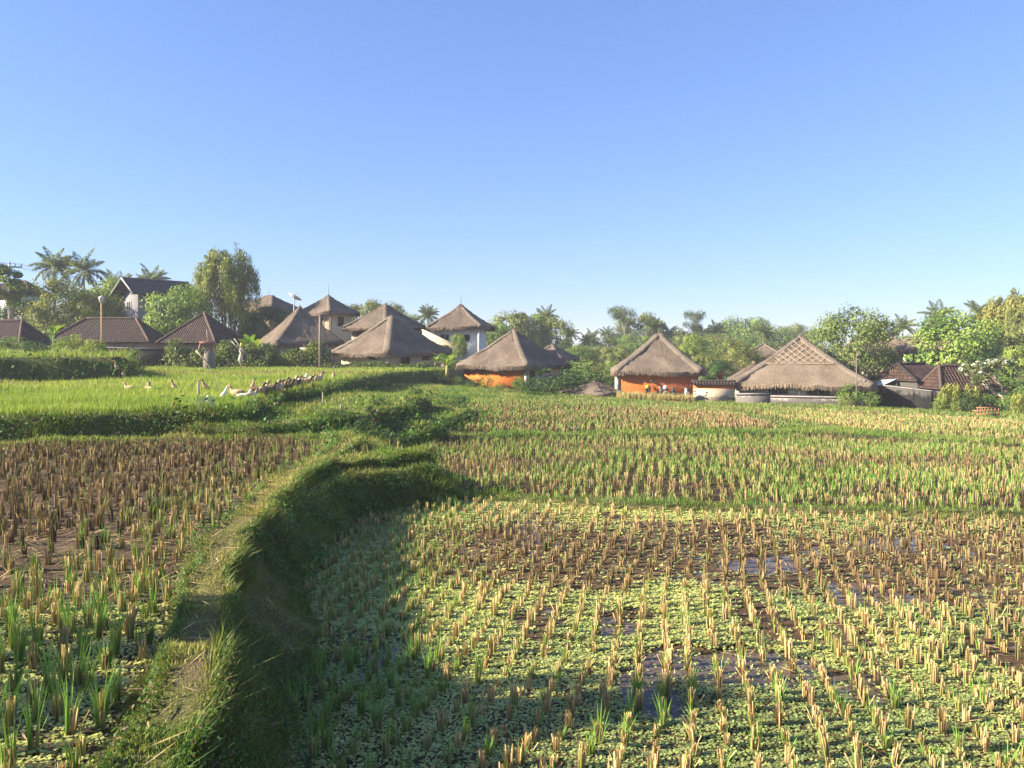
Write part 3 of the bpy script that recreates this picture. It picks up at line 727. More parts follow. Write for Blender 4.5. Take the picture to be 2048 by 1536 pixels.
def palm(seed, H=14, nf=26, fl=3.4, c0=(.07, .115, .035), c1=(.19, .22, .07), lw=.12):
    r = np.random.default_rng(seed); cr, tk = Acc(), Acc()
    tp = trunk_path(H - fl * .45, .6 + H * .03, seed, 9)
    tube(tk, tp, np.linspace(.2, .11, 9), 8, (.22, .18, .14)); top = tp[-1]
    for i in range(nf):
        a = i * 2.399 + r.normal(0, .15); el = math.radians(80 - 112 * (i / nf) ** .9) + r.normal(0, .1)
        L = fl * r.uniform(.85, 1.1); t = np.linspace(0, 1, 9)
        droop = (1.0 - .25 * max(0, math.sin(el))) * .6
        ang = el - droop * 1.9 * t ** 1.4
        dx = np.cumsum(np.cos(ang)) / 9 * L; dz = np.cumsum(np.sin(ang)) / 9 * L
        R = np.stack([top[0] + dx * math.cos(a), top[1] + dx * math.sin(a), top[2] + dz], 1); R = np.vstack([top[None], R])
        tube(cr, R, np.linspace(.045, .008, 10), 4, np.array(c1) * .8, False)
        n = 46; tt = np.linspace(.12, 1, n) * 9
        i0 = np.clip(tt.astype(int), 0, 8); f = (tt - i0)[:, None]; Pm = R[i0] * (1 - f) + R[i0 + 1] * f; Tm = unit(R[i0 + 1] - R[i0])
        side = np.array([-math.sin(a), math.cos(a), 0]); br = r.uniform(0, 1)
        for s in (-1, 1):
            d = unit(Tm * .55 + s * side * .8 + np.array([0, 0, -.7]) + r.normal(0, .1, (n, 3)))
            ll = fl * .27 * np.sin(np.clip(np.linspace(.12, 1, n), 0, 1) * 2.7 + .25)[:, None] * r.uniform(.85, 1.1, (n, 1))
            c = (np.array(c0) * (1 - br) + np.array(c1) * br) * r.uniform(.75, 1.25, (n, 1))
            leaves(cr, Pm + d * ll * .5, np.cross(d, Tm) * s + r.normal(0, .25, (n, 3)), ll[:, 0], lw, c, 0, d)
    nut = Acc()
    for i in range(6):
        a = i * 1.05; lathe(nut, [(.02, -.13), (.1, -.08), (.13, 0), (.1, .09), (.02, .14)], top + np.array([.22 * math.cos(a), .22 * math.sin(a), -.25 + .05 * (i % 2)]), 7, (.16, .15, .05))
    return cr, tk, nut
def albizia(seed, H=13, R=4.5, c0=(.07, .115, .04), c1=(.15, .19, .06)):
    r = np.random.default_rng(seed); cr, tk = Acc(), Acc()
    tp = trunk_path(H * .9, .5, seed); tube(tk, tp, np.linspace(.26, .08, len(tp)), 7, (.36, .32, .27))
    for i in range(26):
        z = H * r.uniform(.42, .99); a = r.uniform(0, 6.28); d = R * r.uniform(.15, 1) * (1.2 - z / H * .75)
        c = np.array([d * math.cos(a), d * math.sin(a), z]); j = min(len(tp) - 1, int(z / H * len(tp) * .9))
        tube(tk, [tp[max(0, j - 1)], (tp[j] + c) / 2 + np.array([0, 0, -.2]), c], [.09, .06, .02], 5, (.34, .30, .25), False)
        n = 300; rr = np.sqrt(r.uniform(0, 1, n)) * R * r.uniform(.25, .42); b = r.uniform(0, 6.28, n)
        P = c + np.stack([rr * np.cos(b), rr * np.sin(b), r.normal(0, .34, n) - .06 * rr ** 2], 1)
        k = r.uniform(0, 1)
        leaves(cr, P, np.array([0, 0, 1.]) + r.normal(0, .5, (n, 3)), .34 * r.uniform(.6, 1.3, n), .16, (np.array(c0) * (1 - k) + np.array(c1) * k) * r.uniform(.75, 1.25, (n, 1)), .1)
    return cr, tk
def banana(seed, H=3.0, nl=9, c0=(.12, .24, .04), c1=(.30, .40, .08)):
    r = np.random.default_rng(seed); cr, tk = Acc(), Acc()
    tube(tk, [(0, 0, -.1), (.03, 0, H * .3), (.02, .03, H * .55)], [.13, .11, .07], 8, (.30, .27, .12))
    for i in range(nl):
        a = i * 2.399 + r.normal(0, .2); el = math.radians(r.uniform(45, 82)) if i < nl * .7 else math.radians(r.uniform(10, 40)); L = H * r.uniform(.45, .6); m = 9
        t = np.linspace(0, 1, m); ang = el - r.uniform(.7, 1.3) * t ** 1.5
        dx = np.cumsum(np.cos(ang)) / m * L; dz = np.cumsum(np.sin(ang)) / m * L
        S = np.stack([dx * math.cos(a), dx * math.sin(a), H * .52 + dz], 1)
        w = H * .085 * np.sin(np.clip(t * 1.02 + .04, 0, 1) * 3.14159) ** .6 * (t > .06)
        side = np.array([-math.sin(a), math.cos(a), 0]); up = np.array([0, 0, 1.])
        V = np.stack([S - side * w[:, None] + up * w[:, None] * .35, S, S + side * w[:, None] + up * w[:, None] * .35], 1).reshape(-1, 3)
        Q = [[k * 3 + q, k * 3 + q + 1, (k + 1) * 3 + q + 1, (k + 1) * 3 + q] for k in range(m - 1) for q in (0, 1)]
        u = r.uniform(0, 1); cr.add(V, Q, None, np.array(c0) * (1 - u) + np.array(c1) * u)
    return cr, tk
def frangipani(seed, H=4.2):
    r = np.random.default_rng(seed); cr, tk, fls = Acc(), Acc(), []; tips = []
    def grow(p, d, L, rad, dep):
        q = p + d * L; m = (p + q) / 2 + r.normal(0, .06, 3)
        tube(tk, [p, m, q], [rad, rad * .85, rad * .7], 6, (.50, .40, .28), dep == 0)
        if dep == 5: tips.append((q, d)); return
        for k in range(2 if dep else 3):
            nd = unit(d * .75 + r.normal(0, .5, 3) * np.array([1, 1, .45]) + np.array([0, 0, .25])); grow(q, nd, L * r.uniform(.62, .84), rad * .64, dep + 1)
    grow(np.array([0, 0, -.1]), unit(np.array([-.25, -.1, 1.])), H * .27, .10, 0)
    for q, d in tips:
        n = 20; v = unit(r.normal(0, 1, (n, 3)) + d * .8); P = q + v * .24
        leaves(cr, P, np.cross(v, r.normal(0, 1, (n, 3))), .36 * r.uniform(.6, 1.2, n), .11, np.array([.17, .20, .085]) * r.uniform(.7, 1.4, (n, 1)), .15, v)
        if q[2] > H * .55 and r.uniform() < .75:
            n = 9; fl = Acc(); fls.append(fl); v = unit(r.normal(0, 1, (n, 3)) + np.array([0, 0, 1.])); leaves(fl, q + d * .26 + v * .13, v + r.normal(0, .3, (n, 3)), .13, .11, np.array([.72, .72, .66]) * r.uniform(.9, 1, (n, 1)))
    return (cr, tk, *fls)
def shrub(seed, H=1.6, R=1.0, n=900, ls=.13, c0=(.05, .11, .02), c1=(.20, .30, .05), up=False):
    r = np.random.default_rng(seed); cr, tk = Acc(), Acc()
    for i in range(6):
        a = r.uniform(0, 6.28); tube(tk, [(0, 0, -.1), (R * .3 * math.cos(a), R * .3 * math.sin(a), H * .4), (R * .6 * math.cos(a), R * .6 * math.sin(a), H * .8)], [.03, .022, .008], 5, (.2, .15, .1), False)
    nc = 22
    for i in range(nc):
        v = unit(r.normal(0, 1, 3)); c = np.array([v[0] * R * .7, v[1] * R * .7, H * .5 + v[2] * H * .34]); m = n // nc; w = unit(r.normal(0, 1, (m, 3)))
        P = c + w * r.uniform(.3, 1, (m, 1)) ** .6 * np.array([R * .36, R * .36, H * .24]); P[:, 2] = np.maximum(P[:, 2], .03); k = r.uniform(0, 1)
        T = (np.array([0, 0, 1.]) + r.normal(0, .35, (m, 3))) if up else None
        leaves(cr, P, w + r.normal(0, .5, (m, 3)) + np.array([0, 0, .3]), ls * r.uniform(.6, 1.4, m) * (2.2 if up else 1), ls * (.35 if up else .55), (np.array(c0) * (1 - k) + np.array(c1) * k) * r.uniform(.7, 1.3, (m, 1)), .1, T)
    return cr, tk

PROTO = {}
def proto(key, accs, H, names, mats):
    top = max(float(np.percentile(np.concatenate(a.V)[:, 2], 99.7)) for a in accs)
    PROTO[key] = ([(n, a.mesh(n, M[m])) for n, a, m in zip(names, accs, mats)], top)
TN, TM = ('crown', 'trunk'), ('leaf', 'bark')
YG0, YG1 = (.075, .13, .025), (.24, .29, .055)
proto('tree_a', broadleaf(1, 10, 4.2, .22, 80, 60, .34, YG0, YG1), 10, TN, TM)
proto('tree_b', broadleaf(2, 10, 4.6, .15, 80, 60, .36, (.05, .10, .02), (.17, .23, .045)), 10, TN, TM)
proto('tree_c', broadleaf(3, 10, 3.6, .28, 60, 55, .34, (.07, .10, .025), (.19, .21, .055), gap=.45), 10, TN, TM)
proto('tree_olive', broadleaf(4, 10, 4.0, .10, 90, 55, .30, (.085, .115, .03), (.24, .25, .075)), 10, TN, TM)
proto('tree_dark', broadleaf(5, 10, 4.4, .06, 80, 60, .34, (.025, .06, .015), (.07, .13, .03)), 10, TN, TM)  # dark leaf colours; shade is put into the colour of shaded trees
proto('tree_sparse', broadleaf(6, 9, 4.6, .24, 75, 55, .28, (.06, .10, .025), (.20, .235, .06), gap=.35, trunk=(.30, .25, .19)), 9, TN, TM)
proto('tree_mango', broadleaf(7, 9, 5.2, .08, 110, 60, .36, (.05, .10, .02), (.22, .30, .05), gap=.1), 9, TN, TM)
proto('tree_thin', broadleaf(8, 12, 2.0, .66, 26, 60, .30, (.05, .10, .02), (.15, .21, .04), trunk=(.2, .16, .12), tr=.013), 12, TN, TM)
proto('weeping', weeping(9, 12, 3.9, 470, (.09, .125, .025), (.25, .27, .06)), 12, TN, TM)
proto('feathery', weeping(10, 11, 4.4, 360, (.10, .115, .022), (.22, .215, .05), .3), 11, TN, TM)
for i, (h, nf) in enumerate(((14, 20), (13, 17), (12, 22))):
    proto('palm_%d' % i, palm(20 + i, h, nf), h, ('crown', 'trunk', 'coconuts'), ('leaf', 'bark', 'plain'))
proto('albizia_0', albizia(30), 13, TN, TM); proto('albizia_1', albizia(31, 13, 3.8), 13, TN, TM)
proto('banana_0', banana(40), 3.2, ('leaves', 'stem'), TM); proto('banana_1', banana(41, 3, 7), 3.2, ('leaves', 'stem'), TM)
fp = frangipani(50); proto('frangipani', fp, 4.2, ('crown', 'trunk') + ('flower',) * (len(fp) - 2), ('leaf', 'bark') + ('leaf',) * (len(fp) - 2))
proto('shrub_0', shrub(60), 1.6, ('foliage', 'stem'), TM)
proto('shrub_1', shrub(61, 1.6, 1.1, 900, .15, (.03, .075, .018), (.09, .16, .035)), 1.6, ('foliage', 'stem'), TM)  # dark leaf tones put shade into bushes on shaded banks and corners
proto('shrub_2', shrub(62, 1.6, .9, 700, .15, (.10, .18, .03), (.32, .38, .07)), 1.6, ('foliage', 'stem'), TM)
proto('reed', shrub(63, 1.6, .6, 420, .2, (.13, .2, .04), (.36, .36, .09), True), 1.6, ('foliage', 'stem'), TM)

def plant(key, name, x, top, Y, label, cat='tree', group=None, base=None, width=1.0, rz=None, dark=None):
    """stand a plant where it grows: x and top are read off the photo, Y is its distance"""
    parts, H = PROTO[key]
    X = (x - CX) * Y / F; z0 = tz(X, Y) if base is None else base
    h = CAMH + (HY - top) * Y / F - z0; s = max(h, .3) / H
    t = empty(name, (X, Y, z0), random.uniform(0, 6.28) if rz is None else rz, label=label, cat=cat, group=group)
    t.scale = (s * width, s * width, s)
    for n, me in parts:
        o = bpy.data.objects.new(n, me); COL.objects.link(o); o.parent = t
    return t

# left edge to right
plant('tree_thin', 'tree', 6, 530, 78, 'tall bare stemmed tree with a small tuft at the left edge', width=1.1)
plant('tree_thin', 'tree', 24, 560, 80, 'shorter bare stemmed tree beside the utility pole', width=.9)
plant('palm_0', 'coconut_palm', 112, 492, 98, 'tall coconut palm, left of the twin palms above the olive tree', 'palm')
plant('palm_1', 'coconut_palm', 166, 497, 96, 'tall coconut palm, right of the twin palms above the olive tree', 'palm')
plant('palm_2', 'coconut_palm', 242, 538, 120, 'coconut palm showing only its head left of the grey gable roof', 'palm')
plant('palm_0', 'coconut_palm', 312, 528, 118, 'coconut palm rising just behind the grey gable roof ridge', 'palm')
plant('palm_1', 'coconut_palm', 288, 545, 124, 'faint coconut palm touching the left end of the grey gable ridge', 'palm')
plant('tree_olive', 'tree', 118, 556, 82, 'large olive green tree below the twin palms', width=1.0)
plant('tree_dark', 'tree', 66, 598, 90, 'dull green tree between the utility pole and the olive tree', width=1.0)
plant('tree_dark', 'tree', 165, 590, 92, 'dark shaded tree behind the right side of the olive tree', width=.7)
plant('tree_a', 'tree', 190, 576, 86, 'bright yellow green tree behind the lamp pole', width=.8)
plant('tree_a', 'tree', 244, 556, 88, 'bright green tree in front of the grey gable roof', width=.85, rz=2.0)
plant('tree_mango', 'tree', 358, 572, 80, 'rounded dark green tree between the grey gable house and weeping tree', width=.72)
plant('weeping', 'weeping_tree', 455, 500, 84, 'tall weeping tree with drooping olive foliage beside the grey gable house', width=.72, rz=0.0)
plant('tree_dark', 'tree', 540, 612, 88, 'dark shaded tree left of the first thatched roof', width=.9)
plant('tree_dark', 'tree', 512, 640, 84, 'dark bushy tree at the foot of the weeping tree', width=.8)
plant('tree_c', 'tree', 735, 600, 125, 'hazy tree behind the steep thatched roof pair', width=1.0)
plant('tree_olive', 'tree', 775, 606, 130, 'pale hazy tree peeping over the steep thatched peak', width=1.0)
plant('tree_b', 'tree', 815, 628, 96, 'green tree left of the two storey thatched tower house', width=.8)
plant('palm_2', 'coconut_palm', 856, 606, 125, 'hazy coconut palm left of the two storey tower house', 'palm')
plant('tree_a', 'tree', 917, 668, 74, 'small leafy tree in front of the tower house wall', width=.6)
plant('tree_dark', 'tree', 890, 690, 72, 'dark little tree between two thatched houses', width=.7)
plant('tree_b', 'tree', 986, 645, 105, 'round green tree right of the two storey tower house', width=.8)
plant('tree_c', 'tree', 1030, 622, 118, 'airy tree behind the peak of the orange and white house', width=.9)
plant('tree_a', 'tree', 1066, 628, 120, 'light green tree beside the palm right of the orange and white house', width=.9)
plant('palm_0', 'coconut_palm', 1092, 610, 122, 'coconut palm above the trees right of the orange and white house', 'palm')
plant('tree_c', 'tree', 1113, 634, 118, 'thin open tree right of the palm behind the orange and white house', width=.7, rz=1)
G1 = dict(group='trees of the far treeline')
for i, (x, t, Y) in enumerate(((1148, 652, 130), (1168, 664, 118), (1190, 656, 140), (1213, 652, 150), (1132, 672, 110), (1345, 648, 150), (1368, 655, 140), (1418, 648, 150), (1440, 640, 140), (1222, 672, 120), (1398, 662, 130), (1483, 650, 160))):
    plant('palm_%d' % (i % 3), 'coconut_palm', x, t, Y, 'hazy coconut palm among the far treeline behind the orange houses', 'palm', 'palms of the far treeline')
plant('palm_1', 'coconut_palm', 1526, 640, 120, 'coconut palm left of the latticed thatched roof peak', 'palm')
plant('palm_2', 'coconut_palm', 1308, 630, 122, 'coconut palm just left of the brown peaked roof over the orange wall', 'palm')
plant('albizia_0', 'umbrella_tree', 1245, 612, 145, 'tall layered umbrella tree, highest of the far trees left of the orange house')
plant('tree_c', 'tree', 1283, 626, 150, 'round hazy tree beside the tallest far tree')
plant('albizia_1', 'umbrella_tree', 1388, 622, 140, 'thin umbrella tree with a flat top right of the orange house peak', width=.8)
plant('tree_b', 'tree', 1487, 634, 150, 'broad domed hazy tree left of the latticed thatched roof')
for i, (x, t, Y, k) in enumerate(((1160, 690, 105, 'tree_b'), (1200, 692, 112, 'tree_olive'), (1235, 690, 100, 'tree_c'), (1130, 690, 110, 'tree_dark'), (1270, 670, 130, 'tree_b'), (1360, 672, 130, 'tree_olive'), (1330, 660, 150, 'tree_b'), (1400, 675, 110, 'tree_a'), (1440, 668, 130, 'tree_c'), (1500, 668, 140, 'tree_b'), (1550, 652, 160, 'tree_b'), (1590, 648, 170, 'tree_olive'), (1640, 658, 180, 'tree_dark'), (1180, 680, 150, 'tree_dark'), (1230, 668, 170, 'tree_dark'), (1420, 660, 180, 'tree_dark'))):
    plant(k, 'tree', x, t, Y, 'hazy broad leaved tree merging into the far treeline behind the houses', 'tree', 'trees of the far treeline', width=1.1)
for i, (x, t, Y, k) in enumerate(((1000, 668, 150, 'tree_b'), (700, 640, 150, 'tree_dark'), (860, 650, 150, 'tree_c'), (930, 655, 160, 'tree_b'), (1060, 662, 170, 'tree_dark'), (1780, 672, 150, 'tree_b'), (1840, 668, 150, 'tree_dark'), (1990, 660, 140, 'tree_b'), (1740, 668, 160, 'tree_c'))):
    plant(k, 'tree', x, t, Y, 'distant tree seen in gaps between the roofs', 'tree', 'distant trees in the gaps', width=1.3)
plant('tree_olive', 'tree', 1285, 700, 80, 'yellowish bushy tree left of the orange house', width=1.0)
plant('tree_b', 'tree', 1240, 725, 74, 'low bushy tree with pale leaves between the orange houses', width=1.1)
plant('tree_a', 'tree', 1385, 668, 92, 'bright green slender tree right of the brown peaked roof', width=.55)
plant('tree_c', 'tree', 1412, 705, 74, 'dark leafy tree over the tiled garden wall', width=.9, rz=.5)
plant('tree_olive', 'tree', 1470, 680, 76, 'spreading olive green tree left of the latticed thatched roof', width=1.1)
plant('tree_dark', 'tree', 1440, 722, 72, 'low dark tree behind the orange topped garden wall', width=1.0)
plant('tree_sparse', 'tree', 1714, 614, 61.5, 'wide open crowned tree right of the latticed thatched roof', width=.80, rz=.8)
plant('palm_0', 'coconut_palm', 1815, 628, 105, 'small coconut palm in the gap beside the wide open crowned tree', 'palm')
plant('palm_1', 'coconut_palm', 1868, 598, 112, 'coconut palm rising above the left part of the mango tree', 'palm')
plant('palm_2', 'coconut_palm', 1952, 594, 115, 'coconut palm rising above the right part of the mango tree', 'palm')
plant('tree_mango', 'mango_tree', 1917, 622, 74, 'large glossy mango tree behind the red tiled house', width=.86)
plant('albizia_1', 'umbrella_tree', 1985, 610, 140, 'pale hazy thin tree right of the mango tree')
plant('feathery', 'bamboo_clump', 2050, 585, 86, 'tall feathery golden clump at the right edge', 'bamboo', width=.95)
plant('tree_a', 'tree', 2040, 692, 66, 'bright green tree at the right edge behind the frangipani', width=.8)
plant('tree_dark', 'tree', 1985, 700, 70, 'dark tree between mango tree and frangipani', width=.9)
plant('frangipani', 'frangipani_tree', 2008, 712, 52, 'pale stemmed frangipani tree with white flowers beside the tiled house', width=1.2, rz=.4)
plant('tree_c', 'tree', 2075, 640, 74, 'tree cut by the right edge of the view', width=.8)

# shrubs and bananas
plant('banana_0', 'banana_plant', 497, 668, 66, 'banana plant left of the first thatched roof in the hedge', 'plant', width=1.1)
plant('banana_1', 'banana_plant', 512, 678, 65, 'smaller banana plant beside the hedge and first thatched roof', 'plant')
plant('banana_1', 'banana_plant', 108, 648, 62, 'banana plant with one bright upright leaf on the upper left terrace', 'plant')
plant('banana_0', 'banana_plant', 870, 712, 60, 'banana plant at the right end of the hedge', 'plant', width=1.3)
plant('banana_1', 'banana_plant', 893, 705, 59, 'taller banana plant left of the orange and white house', 'plant', width=1.4)
plant('banana_0', 'banana_plant', 1265, 745, 66, 'banana plant left of the orange wall under the eave', 'plant', width=1.5)
plant('banana_1', 'banana_plant', 1282, 742, 64, 'banana plant against the corner of the orange wall', 'plant', width=1.3)
plant('banana_1', 'banana_plant', 1080, 735, 60, 'broad leaved plant at the corner between orange and white walls', 'plant', width=1.3)
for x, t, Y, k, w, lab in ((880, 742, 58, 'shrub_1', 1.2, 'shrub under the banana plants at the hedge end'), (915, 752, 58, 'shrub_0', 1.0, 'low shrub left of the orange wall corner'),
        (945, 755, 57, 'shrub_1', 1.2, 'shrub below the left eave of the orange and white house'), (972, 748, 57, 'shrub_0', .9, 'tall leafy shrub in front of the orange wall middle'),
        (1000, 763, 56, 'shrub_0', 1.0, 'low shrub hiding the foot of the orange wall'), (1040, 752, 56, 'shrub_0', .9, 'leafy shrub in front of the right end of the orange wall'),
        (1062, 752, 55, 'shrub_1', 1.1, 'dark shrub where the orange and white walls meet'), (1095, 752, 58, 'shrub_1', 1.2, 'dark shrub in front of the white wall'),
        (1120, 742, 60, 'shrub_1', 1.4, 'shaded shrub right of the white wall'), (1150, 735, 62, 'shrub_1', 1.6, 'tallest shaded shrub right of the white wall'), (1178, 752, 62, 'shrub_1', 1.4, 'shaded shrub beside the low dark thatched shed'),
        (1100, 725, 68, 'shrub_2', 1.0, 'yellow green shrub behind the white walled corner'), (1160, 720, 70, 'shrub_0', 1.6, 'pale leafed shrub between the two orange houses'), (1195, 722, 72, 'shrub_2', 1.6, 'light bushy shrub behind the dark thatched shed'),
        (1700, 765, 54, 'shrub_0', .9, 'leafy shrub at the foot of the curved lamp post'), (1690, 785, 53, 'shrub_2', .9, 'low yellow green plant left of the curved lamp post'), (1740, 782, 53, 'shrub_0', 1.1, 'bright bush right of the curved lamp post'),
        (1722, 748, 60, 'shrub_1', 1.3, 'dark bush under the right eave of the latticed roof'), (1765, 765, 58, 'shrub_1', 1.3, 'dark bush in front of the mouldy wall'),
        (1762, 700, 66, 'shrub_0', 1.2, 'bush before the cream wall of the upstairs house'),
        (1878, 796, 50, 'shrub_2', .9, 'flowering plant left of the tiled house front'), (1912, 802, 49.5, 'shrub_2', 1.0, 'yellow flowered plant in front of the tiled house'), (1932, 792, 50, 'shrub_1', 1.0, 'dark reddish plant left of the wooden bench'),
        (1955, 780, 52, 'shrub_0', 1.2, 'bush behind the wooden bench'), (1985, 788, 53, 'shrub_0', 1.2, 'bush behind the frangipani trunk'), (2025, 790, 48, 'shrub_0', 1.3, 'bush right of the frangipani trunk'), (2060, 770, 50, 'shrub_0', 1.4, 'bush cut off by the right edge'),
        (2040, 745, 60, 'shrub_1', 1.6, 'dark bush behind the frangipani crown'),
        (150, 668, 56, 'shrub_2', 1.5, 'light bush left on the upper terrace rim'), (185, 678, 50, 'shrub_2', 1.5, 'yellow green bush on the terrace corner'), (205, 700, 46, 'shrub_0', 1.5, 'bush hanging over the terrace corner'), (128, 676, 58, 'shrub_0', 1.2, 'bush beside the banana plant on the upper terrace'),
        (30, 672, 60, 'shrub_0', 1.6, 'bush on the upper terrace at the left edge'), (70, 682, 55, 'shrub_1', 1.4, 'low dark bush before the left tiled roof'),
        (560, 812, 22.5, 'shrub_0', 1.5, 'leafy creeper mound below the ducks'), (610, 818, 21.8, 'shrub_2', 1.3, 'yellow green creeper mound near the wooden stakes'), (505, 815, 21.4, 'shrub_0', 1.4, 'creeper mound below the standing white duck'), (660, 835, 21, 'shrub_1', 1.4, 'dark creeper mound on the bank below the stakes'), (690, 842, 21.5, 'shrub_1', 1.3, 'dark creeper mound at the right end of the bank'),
        (720, 838, 20.6, 'shrub_1', 1.5, 'dark overgrown bush at the corner of the rough terrace'), (745, 852, 21.2, 'shrub_1', 1.3, 'small dark bush beyond the end of the near bund'), (760, 822, 26, 'shrub_1', 1.8, 'dark bush on the lower edge of the rough terrace'),  # dark leaves here imitate the shade lying on the terrace bank
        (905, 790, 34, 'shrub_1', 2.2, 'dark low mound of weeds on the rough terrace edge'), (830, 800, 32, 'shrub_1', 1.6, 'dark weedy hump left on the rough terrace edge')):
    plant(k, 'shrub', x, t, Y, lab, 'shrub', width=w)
for x, t, Y, lab in ((1902, 765, 51, 'tall reedy grass before the tiled house wall'), (1885, 785, 50.5, 'reedy plant at the corner of the mouldy wall'), (1945, 768, 52, 'long bladed reed left of the frangipani'), (1925, 778, 51, 'reedy plant between the flowers and the bench'), (2035, 785, 46, 'reeds right of the wooden bench')):
    plant('reed', 'reed_clump', x, t, Y, lab, 'plant', width=.9)

# hedge along the left houses
def hedge(name, pts, h, label, n=9000, seed=1, ls=.2, c0=(.045, .085, .02), c1=(.22, .26, .06), thick=.8, cat='hedge'):
    r = np.random.default_rng(seed); t = empty(name, (pts[0][0], pts[0][1], tz(*pts[0][:2])), label=label, cat=cat); cr, tk = Acc(), Acc()
    o = np.array(t.location); P = np.array(pts, float); L = np.hypot(*np.diff(P, axis=0).T); cum = np.concatenate([[0], np.cumsum(L)])
    s = r.uniform(0, cum[-1], n); X = np.interp(s, cum, P[:, 0]); Y = np.interp(s, cum, P[:, 1])
    a = r.uniform(0, 3.1416, n); hh = h * (1 + .22 * np.sin(s * 1.3 + seed) + .15 * np.sin(s * 3.1))
    out = r.uniform(.6, 1, n)
    Xo = X + r.normal(0, .2, n); Yo = Y + np.cos(a) * thick * out * -1; Z = terrain(X, Y) + hh * np.sin(a) ** .6 * out
    k = np.clip(.5 + .6 * np.sin(s * 1.9) * np.sin(a * 4 + s) + r.normal(0, .25, n), 0, 1)[:, None]
    leaves(cr, np.stack([Xo, Yo, Z], 1) - o, np.stack([r.normal(0, .5, n), -np.cos(a), np.sin(a)], 1) + r.normal(0, .5, (n, 3)), ls * r.uniform(.6, 1.4, n), ls * .6, (np.array(c0) * (1 - k) + np.array(c1) * k) * r.uniform(.7, 1.3, (n, 1)), .1)
    for q in range(int(cum[-1] / .8)):
        x = np.interp(q * .8, cum, P[:, 0]); y = np.interp(q * .8, cum, P[:, 1]); z = tz(x, y)
        tube(tk, np.array([(x, y, z - .1), (x + r.normal(0, .1), y, z + h * .5), (x + r.normal(0, .2), y, z + h * .9)]) - o, [.03, .025, .01], 5, (.16, .12, .08), False)
    cr.build('foliage', M['leaf'], t); tk.build('stem', M['bark'], t); return t
hx = lambda x, Y: ((x - CX) * Y / F, Y)
hedge('hedge', [hx(338, 62), hx(440, 62), hx(540, 62)], 1.9, 'overgrown hedge behind the little red shrine', 8000, 1)
hedge('hedge', [hx(520, 63), hx(600, 63), hx(650, 63)], 1.8, 'leafy hedge below the first thatched roof', 6500, 2)
hedge('hedge', [hx(655, 62), hx(740, 61), hx(850, 60)], .55, 'lower darker hedge in front of the cream walled thatched house', 7000, 3, .18, (.03, .06, .016), (.15, .19, .045))

# off to the left, outside the picture: trees whose shade falls across the near bund and paddy
def shade_tree(X, Y, key, h, w, rz, label):
    parts, H = PROTO[key]; t = empty('tree', (X, Y, tz(X, Y)), rz, label=label, cat='tree'); s = h / H; t.scale = (s * w, s * w, s)
    for n, me in parts:
        o = bpy.data.objects.new(n, me); COL.objects.link(o); o.parent = t
shade_tree(-11.1, 4.1, 'tree_thin', 5.5, .58, .3, 'small tufted shade tree standing left of the near bund')

shade_tree(-12.9, 3.0, 'tree_thin', 5.1, .6, 1.3, 'smaller tufted shade tree beside the first one left of the bund')

# ------------------------------------------------------------------ buildings
def uvmesh(name, polys, mat, parent=None, thick=.1):
    """planar roof faces with metre-sized UVs; thickness added below"""
    V, Fc, UV = [], [], []
    for p in polys:
        p = [np.array(q, float) for q in p]; n = np.cross(p[1] - p[0], p[2] - p[0]); n /= np.linalg.norm(n)
        if n[2] < 0: p = p[::-1]; n = -n
        u = np.cross([0, 0, 1], n); u = u / (np.linalg.norm(u) + 1e-9) if np.linalg.norm(u) > 1e-3 else np.array([1., 0, 0]); v = np.cross(n, u)
        Fc.append(list(range(len(V), len(V) + len(p)))); V += [tuple(q) for q in p]; UV += [(q @ u, q @ v) for q in p]
    me = bpy.data.meshes.new(name); me.from_pydata(V, [], Fc); uv = me.uv_layers.new(name='UVMap')
    for lp in me.loops: uv.data[lp.index].uv = UV[lp.vertex_index]
    me.materials.append(mat); me.update()
    o = bpy.data.objects.new(name, me); COL.objects.link(o)
    if parent is not None: o.parent = parent
    if thick:
        md = o.modifiers.new('thickness', 'SOLIDIFY'); md.thickness = thick; md.offset = -1
    return o

